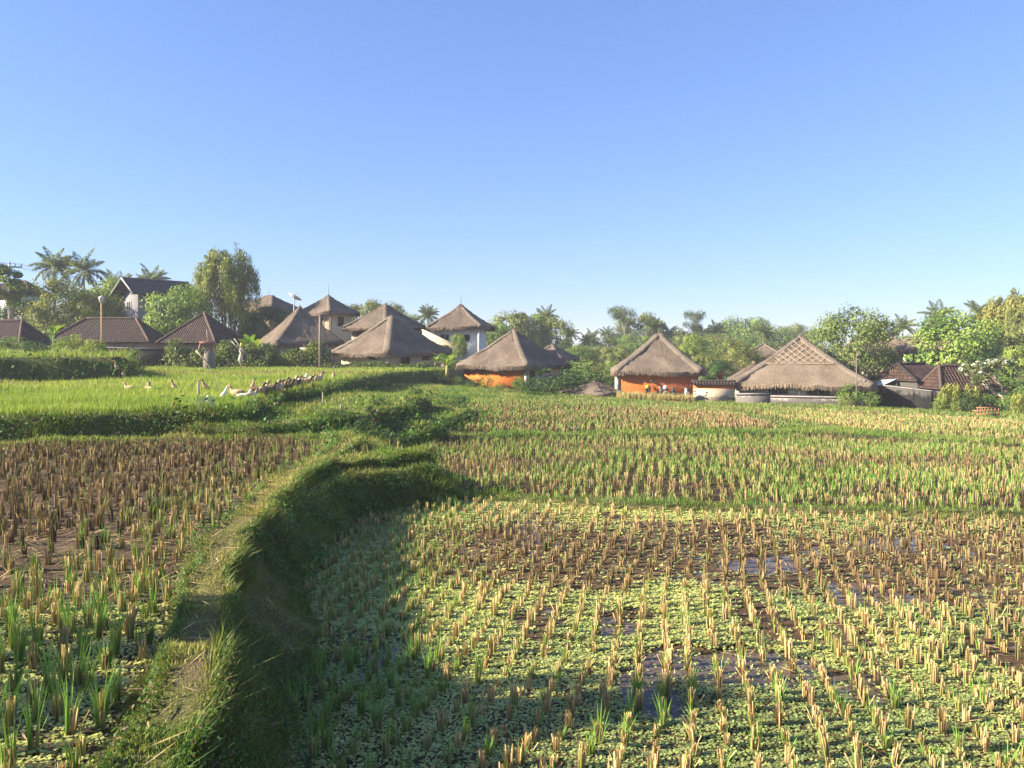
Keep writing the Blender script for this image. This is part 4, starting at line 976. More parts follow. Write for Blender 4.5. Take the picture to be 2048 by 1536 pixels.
def thatch_roof(t, sx, sy, ez, rise, seed, mat='thatch', ridge=0.0, thick=.30, band=.17, spike=0.0, sag=.05, bandmat='thatch_band'):
    r = np.random.default_rng(seed); a = Acc(); nside, nr = 26, 22
    per = []
    for k in range(4):
        for i in range(nside):
            u = -1 + 2 * i / nside; p = [(u, -1), (1, u), (-u, 1), (-1, -u)][k]; q = 14
            l = (abs(p[0]) ** q + abs(p[1]) ** q) ** (1 / q); per.append((p[0] / l * sx / 2, p[1] / l * sy / 2))
    per = np.array(per); n = len(per); rs = np.concatenate([[.02], np.linspace(.07, 1, nr)]); V = []
    ph = r.uniform(0, 6.28, 4)
    for q in rs:
        xy = per * q; xy[:, 0] += np.clip(per[:, 0] / (sx / 2), -1, 1) * ridge / 2 * (1 - q)
        z = ez + rise * (1 - q) - sag * rise * math.sin(math.pi * q) + .11 * wob(xy[:, 0], xy[:, 1], .9, seed) + .03 * r.normal(0, 1, n)
        if q > .97: z -= .05
        V.append(np.stack([xy[:, 0], xy[:, 1], z], 1))
    e = V[-1]; jag = r.uniform(-.06, .06, n)
    V.append(np.stack([e[:, 0] * 1.0, e[:, 1] * 1.0, e[:, 2] - thick + jag], 1))
    V.append(np.stack([e[:, 0] * .93, e[:, 1] * .93, np.full(n, ez - thick * .8)], 1)); V.append(np.stack([e[:, 0] * .55, e[:, 1] * .55, np.full(n, ez + rise * .40 - thick)], 1))
    m = len(V); V = np.concatenate(V)
    Q = [[i * n + k, (i + 1) * n + k, (i + 1) * n + (k + 1) % n, i * n + (k + 1) % n] for i in range(m - 1) for k in range(n)]
    a.add(V, Q, None, (.3, .25, .2), [list(range(n)), [(m - 1) * n + k for k in range(n - 1, -1, -1)]])
    roof = a.build('roof', M[mat], t, True)
    # hip bands of fresh thatch
    if band:
        for cx, cy in ((1, -1), (1, 1), (-1, 1), (-1, -1)):
            b = Acc(); q = np.linspace(.03, .985, 18); k = .952
            P = np.stack([cx * (sx / 2 * q * k + ridge / 2 * (1 - q)), cy * sy / 2 * q * k, ez + rise * (1 - q) - sag * rise * np.sin(np.pi * q) - band * .36 + r.normal(0, .018, 18)], 1)
            tube(b, P, band * .72 * (1 + .5 * q) * r.uniform(.85, 1.15, 18), 8, (.4, .3, .2), True, 1.7)
            b.build('hip_band', M[bandmat], roof, True)
    c = Acc(); lathe(c, [(.26, -.25), (.2, -.05), (.12, .06), (.05, .14), (.02, .2)], (0, 0, ez + rise - .05), 9)
    c.build('roof_knot', M[mat], roof, True)
    if spike:
        c = Acc(); tube(c, [(0, 0, ez + rise), (0, 0, ez + rise + spike * .6), (.03, 0, ez + rise + spike)], [.028, .016, .008], 6, (.16, .15, .14)); c.build('finial', M['wood'], roof)
    # ragged straw ends under the eave
    f = Acc(); per2 = V[(len(rs) - 1) * n: len(rs) * n]; i = r.integers(0, n, 1500); w = r.uniform(0, 1, (1500, 1))
    P = per2[i] * (1 - w) + per2[(i + 1) % n] * w; P = P * np.array([1.004, 1.004, 1]); d = unit(P * np.array([1, 1, 0]))
    tip = P + d * r.uniform(-.03, .10, (1500, 1)) + np.array([0, 0, -1.]) * (thick * r.uniform(.55, 1.25, (1500, 1))); s = np.stack([-d[:, 1], d[:, 0], 0 * d[:, 0]], 1) * .03
    cc = np.array([.26, .19, .125] if mat == 'thatch_new' else [.17, .125, .09]) * r.uniform(.6, 1.4, (1500, 1))
    f.add(np.stack([P - s, P + s, tip + s * .6, tip - s * .6], 1).reshape(-1, 3), np.arange(6000).reshape(-1, 4), None, np.repeat(cc, 4, 0))
    f.build('straw_fringe', M['straw'], roof)
    return roof

def opening(t, kind, wx, wy, face, u, z, w, h, frame=(.10, .07, .05), proud=.05, deep=True):
    """a door or window with frame and dark pane set on a wall face, its dark colour imitating a shaded recess"""
    def put(acc, du, dz, sw, sh, d, off, col):
        if face == 'f': box(acc, (u + du, -wy / 2 - off, z + dz), (sw, d, sh), 0, col)
        elif face == 'r': box(acc, (wx / 2 + off, u + du, z + dz), (d, sw, sh), 0, col)
        else: box(acc, (-wx / 2 - off, u + du, z + dz), (d, sw, sh), 0, col)
    a = Acc(); fw = .07
    for du, dz, sw, sh in ((-w / 2 + fw / 2, 0, fw, h), (w / 2 - fw / 2, 0, fw, h), (0, h / 2 - fw / 2, w - 2 * fw, fw), (0, -h / 2 + fw / 2, w - 2 * fw, fw)): put(a, du, dz, sw, sh, .10, proud * .6, frame)
    if kind == 'window' and w > .7: put(a, 0, 0, .05, h - 2 * fw, .08, proud * .5, frame)
    o = a.build(kind, M['plain'], t)
    b = Acc(); put(b, 0, 0, w - 2 * fw, h - 2 * fw, .03, .012, (.02, .02, .02)); b.build('pane' if kind == 'window' else 'dark_door_panel', M['opening'], o)
    return o

def walls(t, wx, wy, h, mat, z0=-.6, name='wall'):
    a = Acc(); box(a, (0, 0, (h + z0) / 2), (wx, wy, h - z0), 0, (.5, .5, .5), .03); return a.build(name, M[mat], t)

def hut(name, label, x, Y, eave, apex, s, th, wall, overhang=.75, base=None, mat='thatch', seed=1, sx=None, ridge=0, group=None, band=.17, spike=0, cat='thatched house', bandmat='thatch_band'):
    X = (x - CX) * Y / F; z0 = tz(X, Y) if base is None else CAMH - (base - HY) * Y / F
    sx = sx or s; th = math.radians(th)
    Yf = Y - (s / 2 * math.cos(th) + sx / 2 * abs(math.sin(th))) * .75
    ez = CAMH - (eave - HY) * Yf / F - z0 + .26; top = CAMH + (HY - apex) * Y / F - z0
    t = empty(name, (X, Y, z0), -th, label=label, cat=cat, group=group)
    wx, wy = sx - 2 * overhang, s - 2 * overhang
    thatch_roof(t, sx, s, ez, top - ez - .15, seed, mat, ridge, band=band, spike=spike, bandmat=bandmat)
    walls(t, wx, wy, ez + .12, wall)
    return t, wx, wy, ez

H = 'thatched_house'
# 1 first thatched house on the left
t, wx, wy, ez = hut(H, 'leftmost low thatched house, dark patched right slope and satellite dish behind its peak', 600, 74, 690, 610, 6.7, 58, 'grey_wall', seed=3, bandmat='thatch')
a = Acc(); box(a, (wx / 2 + .95, .3, ez - .50), (2.0, 2.9, .07), 0, (.42, .36, .28), 0, .22); a.build('porch_roof', M['plain'], t)
for yy in (-.9, 1.5):
    a = Acc(); box(a, (wx / 2 + 1.75, yy, (ez - .75) / 2 - .2), (.1, .1, ez - .35), 0, (.15, .1, .07)); a.build('post', M['wood'], t)
opening(t, 'door', wx, wy, 'r', -.9, .9, .9, 1.8)
opening(t, 'window', wx, wy, 'f', 0, 1.1, 1.0, .8)
# 2 steep cream walled house
t, wx, wy, ez = hut(H, 'thatched house with a cream wall strip under its eave behind the darker hedge', 783, 68, 711, 628, 7.7, 40, 'cream', seed=4, band=.24)
opening(t, 'door', wx, wy, 'r', -1.2, .85, 1.0, 1.8); opening(t, 'window', wx, wy, 'r', 1.3, 1.1, 1.0, .8); opening(t, 'window', wx, wy, 'f', 1.2, 1.1, .9, .7)
# 3 the roof right behind it
t, wx, wy, ez = hut(H, 'taller thatched roof directly behind the cream walled house, showing its peak and left eave', 771, 77, 658, 605, 6.2, 35, 'cream', seed=5, base=735, bandmat='thatch')
opening(t, 'window', wx, wy, 'f', -1.2, ez - .8, .8, .8)
# 4 tower house with walls
t, wx, wy, ez = hut(H, 'two storey thatched house with white walls above the sloping cream garden wall', 922, 79, 658, 607, 6.0, 11, 'white', .85, seed=6, base=742, spike=1.4)
opening(t, 'window', wx, wy, 'f', .9, ez - 1.15, 1.3, .8, (.5, .48, .44)); opening(t, 'window', wx, wy, 'f', -1.1, ez - 1.15, 1.0, .8, (.5, .48, .44)); opening(t, 'door', wx, wy, 'r', 0, 1.0, .9, 1.9)
for u in (-1, 1):
    a = Acc(); box(a, (u * (wx / 2 + .35), -wy / 2 - .45, ez / 2 - .35), (.2, .2, ez + .7), 0, (.55, .53, .5), .02); a.build('post', M['concrete'], t)
# 5 upstairs house by the dish
t, wx, wy, ez = hut(H, 'small two storey thatched pavilion rising between the first two low thatched houses', 657, 84, 628, 588, 5.0, 30, 'cream', .75, seed=7, base=735, spike=1.5, band=.13)
opening(t, 'window', wx, wy, 'f', -.9, ez - .95, .6, .7, (.6, .48, .3)); opening(t, 'window', wx, wy, 'f', .6, ez - 1.1, .8, 1.1, (.6, .48, .3)); opening(t, 'window', wx, wy, 'r', 0, ez - 1.0, .9, 1.0)
for u in (-1, 1):
    a = Acc(); box(a, (wx / 2 + .5, u * (wy / 2 + .3), ez / 2 - .35), (.11, .11, ez + .6), 0, (.12, .09, .06)); a.build('post', M['wood'], t)
# 6 roof behind weeping tree
t, wx, wy, ez = hut(H, 'thatched roof half hidden behind the dark tree right of the weeping tree', 538, 92, 622, 589, 6.4, 25, 'cream', seed=8, base=735, spike=1.3, ridge=1.0, bandmat='thatch')
opening(t, 'window', wx, wy, 'f', 0, ez - 1.0, 1.0, .9)
# 7 orange and white house
t, wx, wy, ez = hut(H, 'thatched house with an orange front wall and a white side wall', 1028, 64, 738, 655, 7.2, 33, 'white', .8, seed=9)
a = Acc(); box(a, (-.1, -wy / 2 - .05, ez / 2 - .35), (wx + .1, .12, ez + .3), 0, (.6, .2, .05)); a.build('front_wall', M['orange_clean'], t)
opening(t, 'window', wx, wy + .22, 'f', 0, ez - .32, 2.2, .34, (.08, .05, .04)); opening(t, 'door', wx, wy, 'r', -1.7, .75, .8, 1.7, (.25, .22, .2)); opening(t, 'window', wx, wy, 'r', .6, ez - .45, .75, .35, (.09, .06, .04))
for u in (-1, 1):
    a = Acc(); box(a, (wx / 2 + .2, u * (wy / 2 + .1), ez / 2 - .3), (.2, .2, ez + .6), 0, (.42, .4, .37)); a.build('corner_post', M['concrete'], t)
# 8 little roof behind it
hut(H, 'sliver of a thatched roof showing behind the right slope of the orange and white house', 1104, 82, 722, 686, 4.6, 30, 'cream', seed=10, base=770, bandmat='thatch')
# 9 orange house
t, wx, wy, ez = hut(H, 'thatched house with one long bare orange wall, grey patches at its foot', 1318, 62, 749, 662, 7.1, 13, 'orange', .52, seed=11, base=797, band=.26)
a = Acc(); box(a, (0, -wy / 2 - .03, ez - .14), (wx - .1, .10, .14), 0, (.06, .04, .03)); a.build('eave_shade_beam', M['timber'], t)  # dark strip: eave beam with the shadow beneath it put into its colour
a = Acc(); tube(a, [(-.42, -wy / 2 - .02, ez - .62), (-.42, -wy / 2 - .16, ez - .60), (-.42, -wy / 2 - .20, ez - .70)], .035, 6, (.05, .04, .04)); lathe(a, [(.02, .02), (.10, -.02), (.13, -.14), (.02, -.15)], (-.42, -wy / 2 - .2, ez - .68), 9, (.05, .04, .04)); a.build('wall_lamp', M['plain'], t)
a = Acc(); box(a, (-wx / 2 - .05, -wy / 2 + .15, ez / 2 - .3), (.35, .42, ez + .55), 0, (.42, .38, .33)); a.build('corner_pier', M['concrete'], t)
# 10 latticed house
t, wx, wy, ez = hut(H, 'broad tan thatched house with a pale lattice on the upper front slope', 1600, 60, 777, 668, 10.0, 20, 'grey_wall', .8, mat='thatch_new', seed=12, sx=10.2, base=806, band=.22)
for u, w in ((-1.55, 1.5), (1.2, 1.7)): opening(t, 'window', wx, wy, 'f', u, ez - .50, w, .62, (.30, .27, .24))
roof = [c for c in t.children if c.name.startswith('roof')][0]
a = Acc(); rise = CAMH + (HY - 668) * 60 / F - t.location.z - ez - .15
def on_front(u, q):   # u -1..1 along the eave direction, q 0 apex .. 1 eave
    return np.array([u * 10.2 / 2 * q, -10.0 / 2 * q, ez + rise * (1 - q) - .05 * rise * math.sin(math.pi * q) + .10])
def strip(p0, p1, w=.055):
    ps = [p0 + (p1 - p0) * k for k in np.linspace(0, 1, 9)]
    P = []
    for x, q in ps: P.append(np.array([x, -5.0 * q, ez + rise * (1 - q) - .05 * rise * math.sin(math.pi * q) + .085]))
    tube(a, P, w * .45, 5, (.36, .285, .205))
qb = .56
strip(np.array([-5.1 * qb * .86, qb]), np.array([5.1 * qb * .86, qb]))
for k in np.linspace(-2.3, 2.3, 9):
    for sgn in (-1, 1):
        pts = [(k + sgn * d, qb - d * .20) for d in np.linspace(0, 4.2, 60)]
        pts = [p for p in pts if abs(p[0]) < 5.1 * p[1] * .84 and .1 < p[1] <= qb]
        if len(pts) > 6: strip(np.array(pts[0]), np.array(pts[-1]))
a.build('roof_lattice', M['wood'], roof)
a = Acc(); box(a, (0, -wy / 2 - .22, .22), (wx + .3, .34, 1.0), 0, (.34, .3, .27), .02); a.build('plinth_wall', M['grey_wall'], t)
a = Acc(); box(a, (0, -wy / 2 - .22, .76), (wx + .5, .52, .10), 0, (.4, .36, .32), .02); a.build('sill_ledge', M['concrete'], t)
for u in (-4.2, -2.7, -.1, 2.5, 4.2):
    a = Acc(); box(a, (u, -wy / 2 - .06, ez / 2 + .3), (.16, .16, ez - .6), 0, (.36, .33, .3)); a.build('pillar', M['concrete'], t)
# 11 annex roof behind its left end
hut(H, 'low brown thatched annex tucked behind the left end of the latticed roof', 1508, 67, 768, 722, 4.6, 15, 'grey_wall', seed=13, base=806, band=0)
hut(H, 'sliver of a thatched roof seen left of the latticed roof peak', 1527, 84, 712, 683, 4.0, 20, 'cream', seed=14, base=770, band=.1)
# 12 upstairs house right
t, wx, wy, ez = hut(H, 'two storey thatched house with open upper veranda behind the wide open crowned tree', 1752, 67, 704, 652, 5.9, 22, 'cream', 1.0, seed=15, mat='thatch_new', base=800, band=.14)
opening(t, 'door', wx, wy, 'f', .9, ez - 1.2, .9, 1.9); opening(t, 'window', wx, wy, 'f', -.9, ez - 1.0, 1.0, 1.0)
a = Acc(); box(a, (0, -wy / 2 - .45, ez - 2.35), (wx + 1.7, .9, .16), 0, (.4, .35, .3)); a.build('balcony', M['concrete'], t)
for u in (-1, 1):
    a = Acc(); box(a, (u * (wx / 2 + .7), -wy / 2 - .75, ez / 2 - .1), (.14, .14, ez), 0, (.09, .06, .05)); a.build('post', M['wood'], t)
t, wx, wy, ez = hut(H, 'pinkish brown thatched roof half hidden by the mango tree', 1868, 78, 699, 636, 7.6, 24, 'white', .9, seed=16, mat='thatch_new', base=790, band=.14)
opening(t, 'window', wx, wy, 'f', 0, ez - 1.1, 1.1, 1.1)
# low shed
t, wx, wy, ez = hut('thatched_shed', 'low dark thatched shed left of the orange wall, eaves almost on the ground', 1188, 60, 792, 759, 4.2, 40, 'old_wall', .5, seed=17, base=799, band=0, cat='shed')

def tile_house(name, label, x, Y, eave, ridge_y, sx, sy, rl, th, wall, mat='tile', base=None, over=.5, seed=0, cat='tiled house', capcol=(.12, .08, .062), hip=True):
    X = (x - CX) * Y / F; z0 = tz(X, Y) if base is None else CAMH - (base - HY) * Y / F; th = math.radians(th)
    ez = CAMH - (eave - HY) * (Y - sy * .35) / F - z0; rz_ = CAMH + (HY - ridge_y) * Y / F - z0
    t = empty(name, (X, Y, z0), -th, label=label, cat=cat)
    A, B, C_, D = (-sx / 2, -sy / 2, ez), (sx / 2, -sy / 2, ez), (sx / 2, sy / 2, ez), (-sx / 2, sy / 2, ez)
    R0, R1 = (-rl / 2, 0, rz_), (rl / 2, 0, rz_)
    if hip: polys = [[A, B, R1, R0], [C_, D, R0, R1], [B, C_, R1], [D, A, R0]]
    else:
        R0, R1 = (-sx / 2, 0, rz_), (sx / 2, 0, rz_); polys = [[A, B, R1, R0], [C_, D, R0, R1]]
    if rl < .05 and hip: polys = [[A, B, R1], [C_, D, R0], [B, C_, R1], [D, A, R0]]
    roof = uvmesh('roof', polys, M[mat], t, .12)
    lines = [(R0, R1)] if rl > .05 or not hip else []
    if hip: lines += [(A, R0), (B, R1), (C_, R1), (D, R0)]
    for p, q in lines:
        a = Acc(); n = 14; P = np.linspace(p, q, n) + np.array([0, 0, .03]); tube(a, P, .10 + .02 * (np.arange(n) % 2), 7, capcol); a.build('ridge_cap', M['concrete'], roof)
    wx, wy = sx - 2 * over, sy - 2 * over
    w = walls(t, wx, wy, ez + .02, wall)
    if not hip:
        for s in (-1, 1):
            a = Acc(); x0 = s * (wx / 2 - .07); zt = ez + (rz_ - ez) * (1 - 0) - .22
            pts = [(x0 - .06, -wy / 2 + .05, ez - .05), (x0 - .06, wy / 2 - .05, ez - .05), (x0 - .06, 0, zt)]
            V = pts + [(p[0] + .12, p[1], p[2]) for p in pts]
            a.add(V, [[0, 1, 4, 3], [1, 2, 5, 4], [2, 0, 3, 5]], [[2, 1, 0], [3, 4, 5]], (.3, .3, .3)); a.build('gable', M[wall], t)
    return t, wx, wy, ez, rz_
TH = 'tiled_house'
t, wx, wy, ez, _ = tile_house(TH, 'dark tiled hip roof at the left edge behind the upper terrace', -8, 68, 688, 642, 7.6, 5.5, 4.6, 0, 'brick')
opening(t, 'window', wx, wy, 'f', 0, 1.0, .9, .7)
t, wx, wy, ez, _ = tile_house(TH, 'long dark brown tiled hip roof behind the lamp pole, rusty porch below', 222, 74, 684, 637, 9.8, 5.2, 4.8, 0, 'brick')
a = Acc(); box(a, (.9, -wy / 2 - .75, ez - .42), (5.2, 1.5, .05), 0, (.26, .115, .06)); a.build('porch_roof', M['wood'], t)
for u in (-1.4, .9, 3.2):
    a = Acc(); box(a, (u, -wy / 2 - 1.35, ez / 2 - .4), (.1, .1, ez), 0, (.2, .13, .08)); a.build('post', M['wood'], t)
opening(t, 'door', wx, wy, 'f', .5, .9, .9, 1.8); opening(t, 'window', wx, wy, 'f', 2.2, 1.1, 1.0, .8)
t, wx, wy, ez, _ = tile_house(TH, 'dark tiled pyramid roof left of the weeping tree above the hedge', 408, 70, 686, 626, 5.7, 5.7, 0, 10, 'brick')
opening(t, 'window', wx, wy, 'f', 0, 1.1, .9, .8)
t, wx, wy, ez, rz_ = tile_house(TH, 'grey sheet roofed gable house standing high above the tiled roofs', 312, 86, 590, 561, 7.6, 5.2, 7.6, -52, 'shade_grey_wall', 'slate', base=735, over=1.0, hip=False, capcol=(.1, .1, .11))
for s in (-1, 1):
    for v in (-1, 1):
        a = Acc(); p0 = np.array([s * 3.83, v * 2.6, ez - .02]); p1 = np.array([s * 3.83, 0, rz_ - .02]); tube(a, np.linspace(p0, p1, 4), .11, 4, (.42, .38, .34)); a.build('bargeboard', M['wood'], t)
opening(t, 'window', wx, wy, 'l', .4, ez - 1.2, 1.0, 1.0, (.5, .45, .4)); opening(t, 'window', wx, wy, 'f', 0, ez - 1.2, 1.2, 1.0)
t, wx, wy, ez, _ = tile_house(TH, 'white walled house glimpsed behind the bare stemmed trees at the left edge', 34, 94, 590, 563, 7.0, 5.0, 2.5, 15, 'white', base=735)
opening(t, 'window', wx, wy, 'f', -1.4, ez - 1.2, 1.0, 1.1); opening(t, 'window', wx, wy, 'f', 1.4, ez - 1.2, 1.0, 1.1); opening(t, 'door', wx, wy, 'f', 0, 1.1, 1.0, 2.0)
t, wx, wy, ez, _ = tile_house(TH, 'mossy brown tiled roof with a black ridge left of the red tiled roof', 1823, 58.5, 762, 728, 3.4, 4.4, 2.6, -18, 'old_wall', 'tile_red', base=822, over=.25, capcol=(.035, .03, .028))
opening(t, 'window', wx, wy, 'f', -.6, ez - .7, .6, .5)
t, wx, wy, ez, _ = tile_house(TH, 'red brown tiled hip roof on stained grey walls beside the frangipani', 1919, 55, 779, 732, 4.4, 3.2, 2.9, 0, 'old_wall', 'tile_red', base=832, over=.28, capcol=(.09, .06, .05))
opening(t, 'door', wx, wy, 'f', .3, .75, .8, 1.6, (.3, .28, .26)); opening(t, 'window', wx, wy, 'f', -1.0, 1.0, .7, .7, (.3, .28, .26))

def wall_line(name, label, p0, p1, base_z, top0, top1, thick, mat, cap=None, capcol=(.3, .3, .3), capmat='concrete', over=.10, caph=.1, cat='wall', lower=None):
    """free standing wall from p0 to p1 with its own coping"""
    p0, p1 = np.array(p0, float), np.array(p1, float); d = p1 - p0; L = np.hypot(*d); a_ = math.atan2(d[1], d[0])
    t = empty(name, (p0[0], p0[1], base_z), a_, label=label, cat=cat)
    def slab(acc, z00, z01, z10, z11, th, x0=0, x1=L, yoff=0):
        V = [(x0, -th / 2 + yoff, z00), (x1, -th / 2 + yoff, z10), (x1, th / 2 + yoff, z10), (x0, th / 2 + yoff, z00), (x0, -th / 2 + yoff, z01), (x1, -th / 2 + yoff, z11), (x1, th / 2 + yoff, z11), (x0, th / 2 + yoff, z01)]
        acc.add(V, [[0, 3, 2, 1], [4, 5, 6, 7], [0, 1, 5, 4], [1, 2, 6, 5], [2, 3, 7, 6], [3, 0, 4, 7]], None, capcol)
    a = Acc(); slab(a, -.6, top0 - base_z, -.6, top1 - base_z, thick); a.build('wall', M[mat], t)
    if lower:
        a = Acc(); slab(a, -.6, lower[0], -.6, lower[0], thick + .05, .02, L - .02); a.build('lower_wall', M[lower[1]], t)
    if cap == 'slab':
        a = Acc(); slab(a, top0 - base_z, top0 - base_z + caph, top1 - base_z, top1 - base_z + caph, thick + 2 * over, -.05, L + .05); a.build('coping', M[capmat], t)
    if cap == 'tile':
        h0, h1 = top0 - base_z, top1 - base_z; w = thick / 2 + .22
        roof = uvmesh('coping', [[(-.1, -w, h0 - .02), (L + .1, -w, h1 - .02), (L + .1, 0, h1 + .22), (-.1, 0, h0 + .22)], [(L + .1, w, h1 - .02), (-.1, w, h0 - .02), (-.1, 0, h0 + .22), (L + .1, 0, h1 + .22)]], M['tile'], t, .06)
        a = Acc(); tube(a, np.linspace((-.12, 0, h0 + .24), (L + .12, 0, h1 + .24), 12), .07, 6, (.06, .055, .055)); a.build('ridge_cap', M['concrete'], roof)
    return t
def zat(y, Y): return CAMH - (y - HY) * Y / F
wall_line('garden_wall', 'low garden wall, orange above and cream below, with a dark tiled coping', hx(1386, 57.4), hx(1468, 56.8), zat(799, 57), zat(768, 57.4), zat(768, 56.8), .22, 'orange_clean', 'tile', lower=(.80, 'cream'))
wall_line('garden_wall', 'low grey concrete wall with slab coping left of the latticed house', hx(1471, 56.0), hx(1541, 55.2), zat(806, 56), zat(789, 56.0), zat(789, 55.2), .25, 'grey_wall', 'slab', (.22, .2, .19))
wall_line('garden_wall', 'sloping cream garden wall running down behind the cream walled house', hx(846, 75), hx(925, 73.5), zat(742, 75), zat(661, 75), zat(698, 73.5), .3, 'cream', 'slab', (.5, .42, .3), 'concrete', .06)
wall_line('garden_wall', 'dark weathered wall below the rusty porch at the foot of the hedge', hx(218, 64), hx(345, 63), zat(735, 64), zat(696, 64), zat(700, 63), .25, 'old_wall', 'slab', (.10, .10, .11))
wall_line('garden_wall', 'cream wall patch under the wide open crowned tree', hx(1738, 64), hx(1795, 63), zat(800, 64), zat(728, 64), zat(742, 63), .25, 'cream', 'slab', (.4, .33, .25))
wall_line('garden_wall', 'mouldy black stained wall closing the yard left of the red tiled roof', hx(1764, 57), hx(1864, 53.0), zat(830, 56), zat(771, 57), zat(783, 53.0), .22, 'old_wall', 'slab', (.24, .22, .2), over=.05, caph=.07)

# sheet roof beside the mouldy wall
t = empty('lean_to', (*hx(1766, 58.5), zat(812, 58.5)), .1, label='white metal sheet lean-to between latticed roof and mouldy wall', cat='lean-to')
a = Acc(); box(a, (0, 0, zat(763, 58.5) - zat(812, 58.5)), (1.5, 1.8, .05), 0, (.75, .76, .78), 0, -.36); a.build('roof_sheet', M['plain'], t)
for u in (-.6, .6):
    for v in (-.8, .8):
        zt = zat(763, 58.5) - zat(812, 58.5) + .36 * u - .02
        a = Acc(); tube(a, [(u, v, -.3), (u, v, zt)], .045, 6, (.3, .27, .25)); a.build('post', M['wood'], t)

# satellite dish
t = empty('satellite_dish', (*hx(588, 78), zat(612, 78)), .5, label='pale grey mesh satellite dish beside the first thatched roof peak', cat='satellite dish')
a = Acc(); prof = [(r_ * .75, r_ * r_ * .24) for r_ in np.linspace(.03, 1.0, 7)]; lathe(a, prof, (0, 0, 0), 20, (.52, .55, .62)); V = a.V[0]
V2 = np.stack([V[:, 0] * .86 + V[:, 2] * .5, V[:, 1], -V[:, 0] * .5 + V[:, 2] * .86 + .75], 1); b = Acc(); b.add(V2, a.Q[0], None, (.52, .55, .62)); b.build('dish', M['plain'], t)
a = Acc()
for k in range(3): tube(a, [(.68 * math.cos(k * 2.1) * .86 + .1, .68 * math.sin(k * 2.1), .88 - .33 * math.cos(k * 2.1)), (.4, 0, 1.4)], .02, 5, (.4, .4, .42))
a.build('feed_arm', M['plain'], t)
a = Acc(); tube(a, [(0, 0, -5.2), (0, 0, .75)], .06, 8, (.35, .35, .37)); a.build('mast', M['plain'], t)

# poles, lamps and lines
t = empty('utility_pole', (*hx(19, 84), tz(*hx(19, 84))), .2, label='grey utility pole with a crossarm and insulators at the left edge', cat='utility pole')
ht = zat(524, 84) - t.location.z
a = Acc(); tube(a, [(0, 0, -.3), (0, 0, ht * .5), (0, 0, ht)], [.17, .14, .10], 10, (.42, .40, .37)); a.build('pole', M['concrete'], t)
a = Acc(); box(a, (0, -.13, ht - .55), (2.6, .12, .14), 0, (.2, .18, .16)); a.build('crossarm', M['wood'], t)
for u in (-1.2, -.6, .6, 1.2):
    a = Acc(); lathe(a, [(.03, 0), (.07, .06), (.05, .14), (.08, .2), (.03, .32)], (u, -.13, ht - .48), 8, (.25, .2, .18)); a.build('insulator', M['plain'], t)
for k, u in enumerate((-1.2, -.6, .6, 1.2)):
    a = Acc(); X0, Y0 = hx(19, 84); p0 = np.array([X0 + u, Y0 - .15, t.location.z + ht - .2]); out = []
    for p1, sag in ((np.array([*hx(-420 + 30 * k, 52), zat(455, 52)]), .5), (np.array([*hx(430, 128), zat(566 + 3 * k, 128)]), 1.2)):
        q = np.linspace(0, 1, 16)[:, None]; P = p0 * (1 - q) + p1 * q; P[:, 2] -= (4 * sag * q * (1 - q))[:, 0]; tube(a, P, .012, 4, (.10, .10, .11))
    o = a.build('power_line', M['plain']); tag(o, 'thin black power cable strung from the utility pole', 'cable', 'power cables at the utility pole')

t = empty('lamp_pole', (*hx(203, 63), tz(*hx(203, 63))), 0, label='brown pole with a pale lantern head before the long tiled roof', cat='lamp post')
ht = zat(606, 63) - t.location.z
a = Acc(); tube(a, [(0, 0, -.3), (.03, 0, ht * .5), (0, 0, ht)], [.10, .085, .07], 8, (.42, .26, .13)); a.build('pole', M['wood'], t)
a = Acc(); lathe(a, [(.05, 0), (.16, .06), (.2, .35), (.26, .42), (.05, .6)], (0, 0, ht), 10, (.62, .56, .48)); a.build('lantern', M['plain'], t)
a = Acc(); tube(a, [(.05, 0, ht - .1), (.28, 0, ht + .05), (.36, 0, ht + .2)], .025, 5, (.5, .45, .4)); a.build('bracket', M['wood'], t)

t = empty('wooden_pole', (*hx(640, 60.5), tz(*hx(640, 60.5))), 0, label='plain brown wooden pole standing in the hedge before the first thatched roof', cat='pole')
ht = zat(632, 60.5) - t.location.z
a = Acc(); tube(a, [(0, 0, -.3), (-.02, 0, ht * .5), (0, 0, ht)], [.095, .085, .075], 8, (.27, .19, .14)); a.build('pole', M['wood'], t)
a = Acc(); lathe(a, [(.09, 0), (.1, .05), (.02, .09)], (0, 0, ht), 8, (.16, .12, .1)); a.build('cap', M['wood'], t)

t = empty('lamp_post', (*hx(1713, 53.5), tz(*hx(1713, 53.5))), 0, label='thin dark lamp post with a curved arm at the right eave of the latticed roof', cat='lamp post')
ht = zat(702, 53.5) - t.location.z
a = Acc(); tube(a, [(0, 0, -.3), (0, 0, ht * .4), (0, 0, ht)], [.05, .04, .025], 8, (.16, .13, .11)); a.build('pole', M['plain'], t)
za = zat(772, 53.5) - t.location.z; q = np.linspace(0, 3.0, 9)
a = Acc(); tube(a, np.stack([.28 - .28 * np.cos(q), 0 * q, za + .45 * np.sin(q * .52) * 1.0], 1), .028, 6, (.13, .11, .10)); a.build('curved_arm', M['plain'], t)
a = Acc(); lathe(a, [(.12, -.16), (.14, -.04), (.05, .03), (.02, .06)], (.56, 0, za + .42), 9, (.2, .18, .15)); a.build('lamp_shade', M['plain'], t)

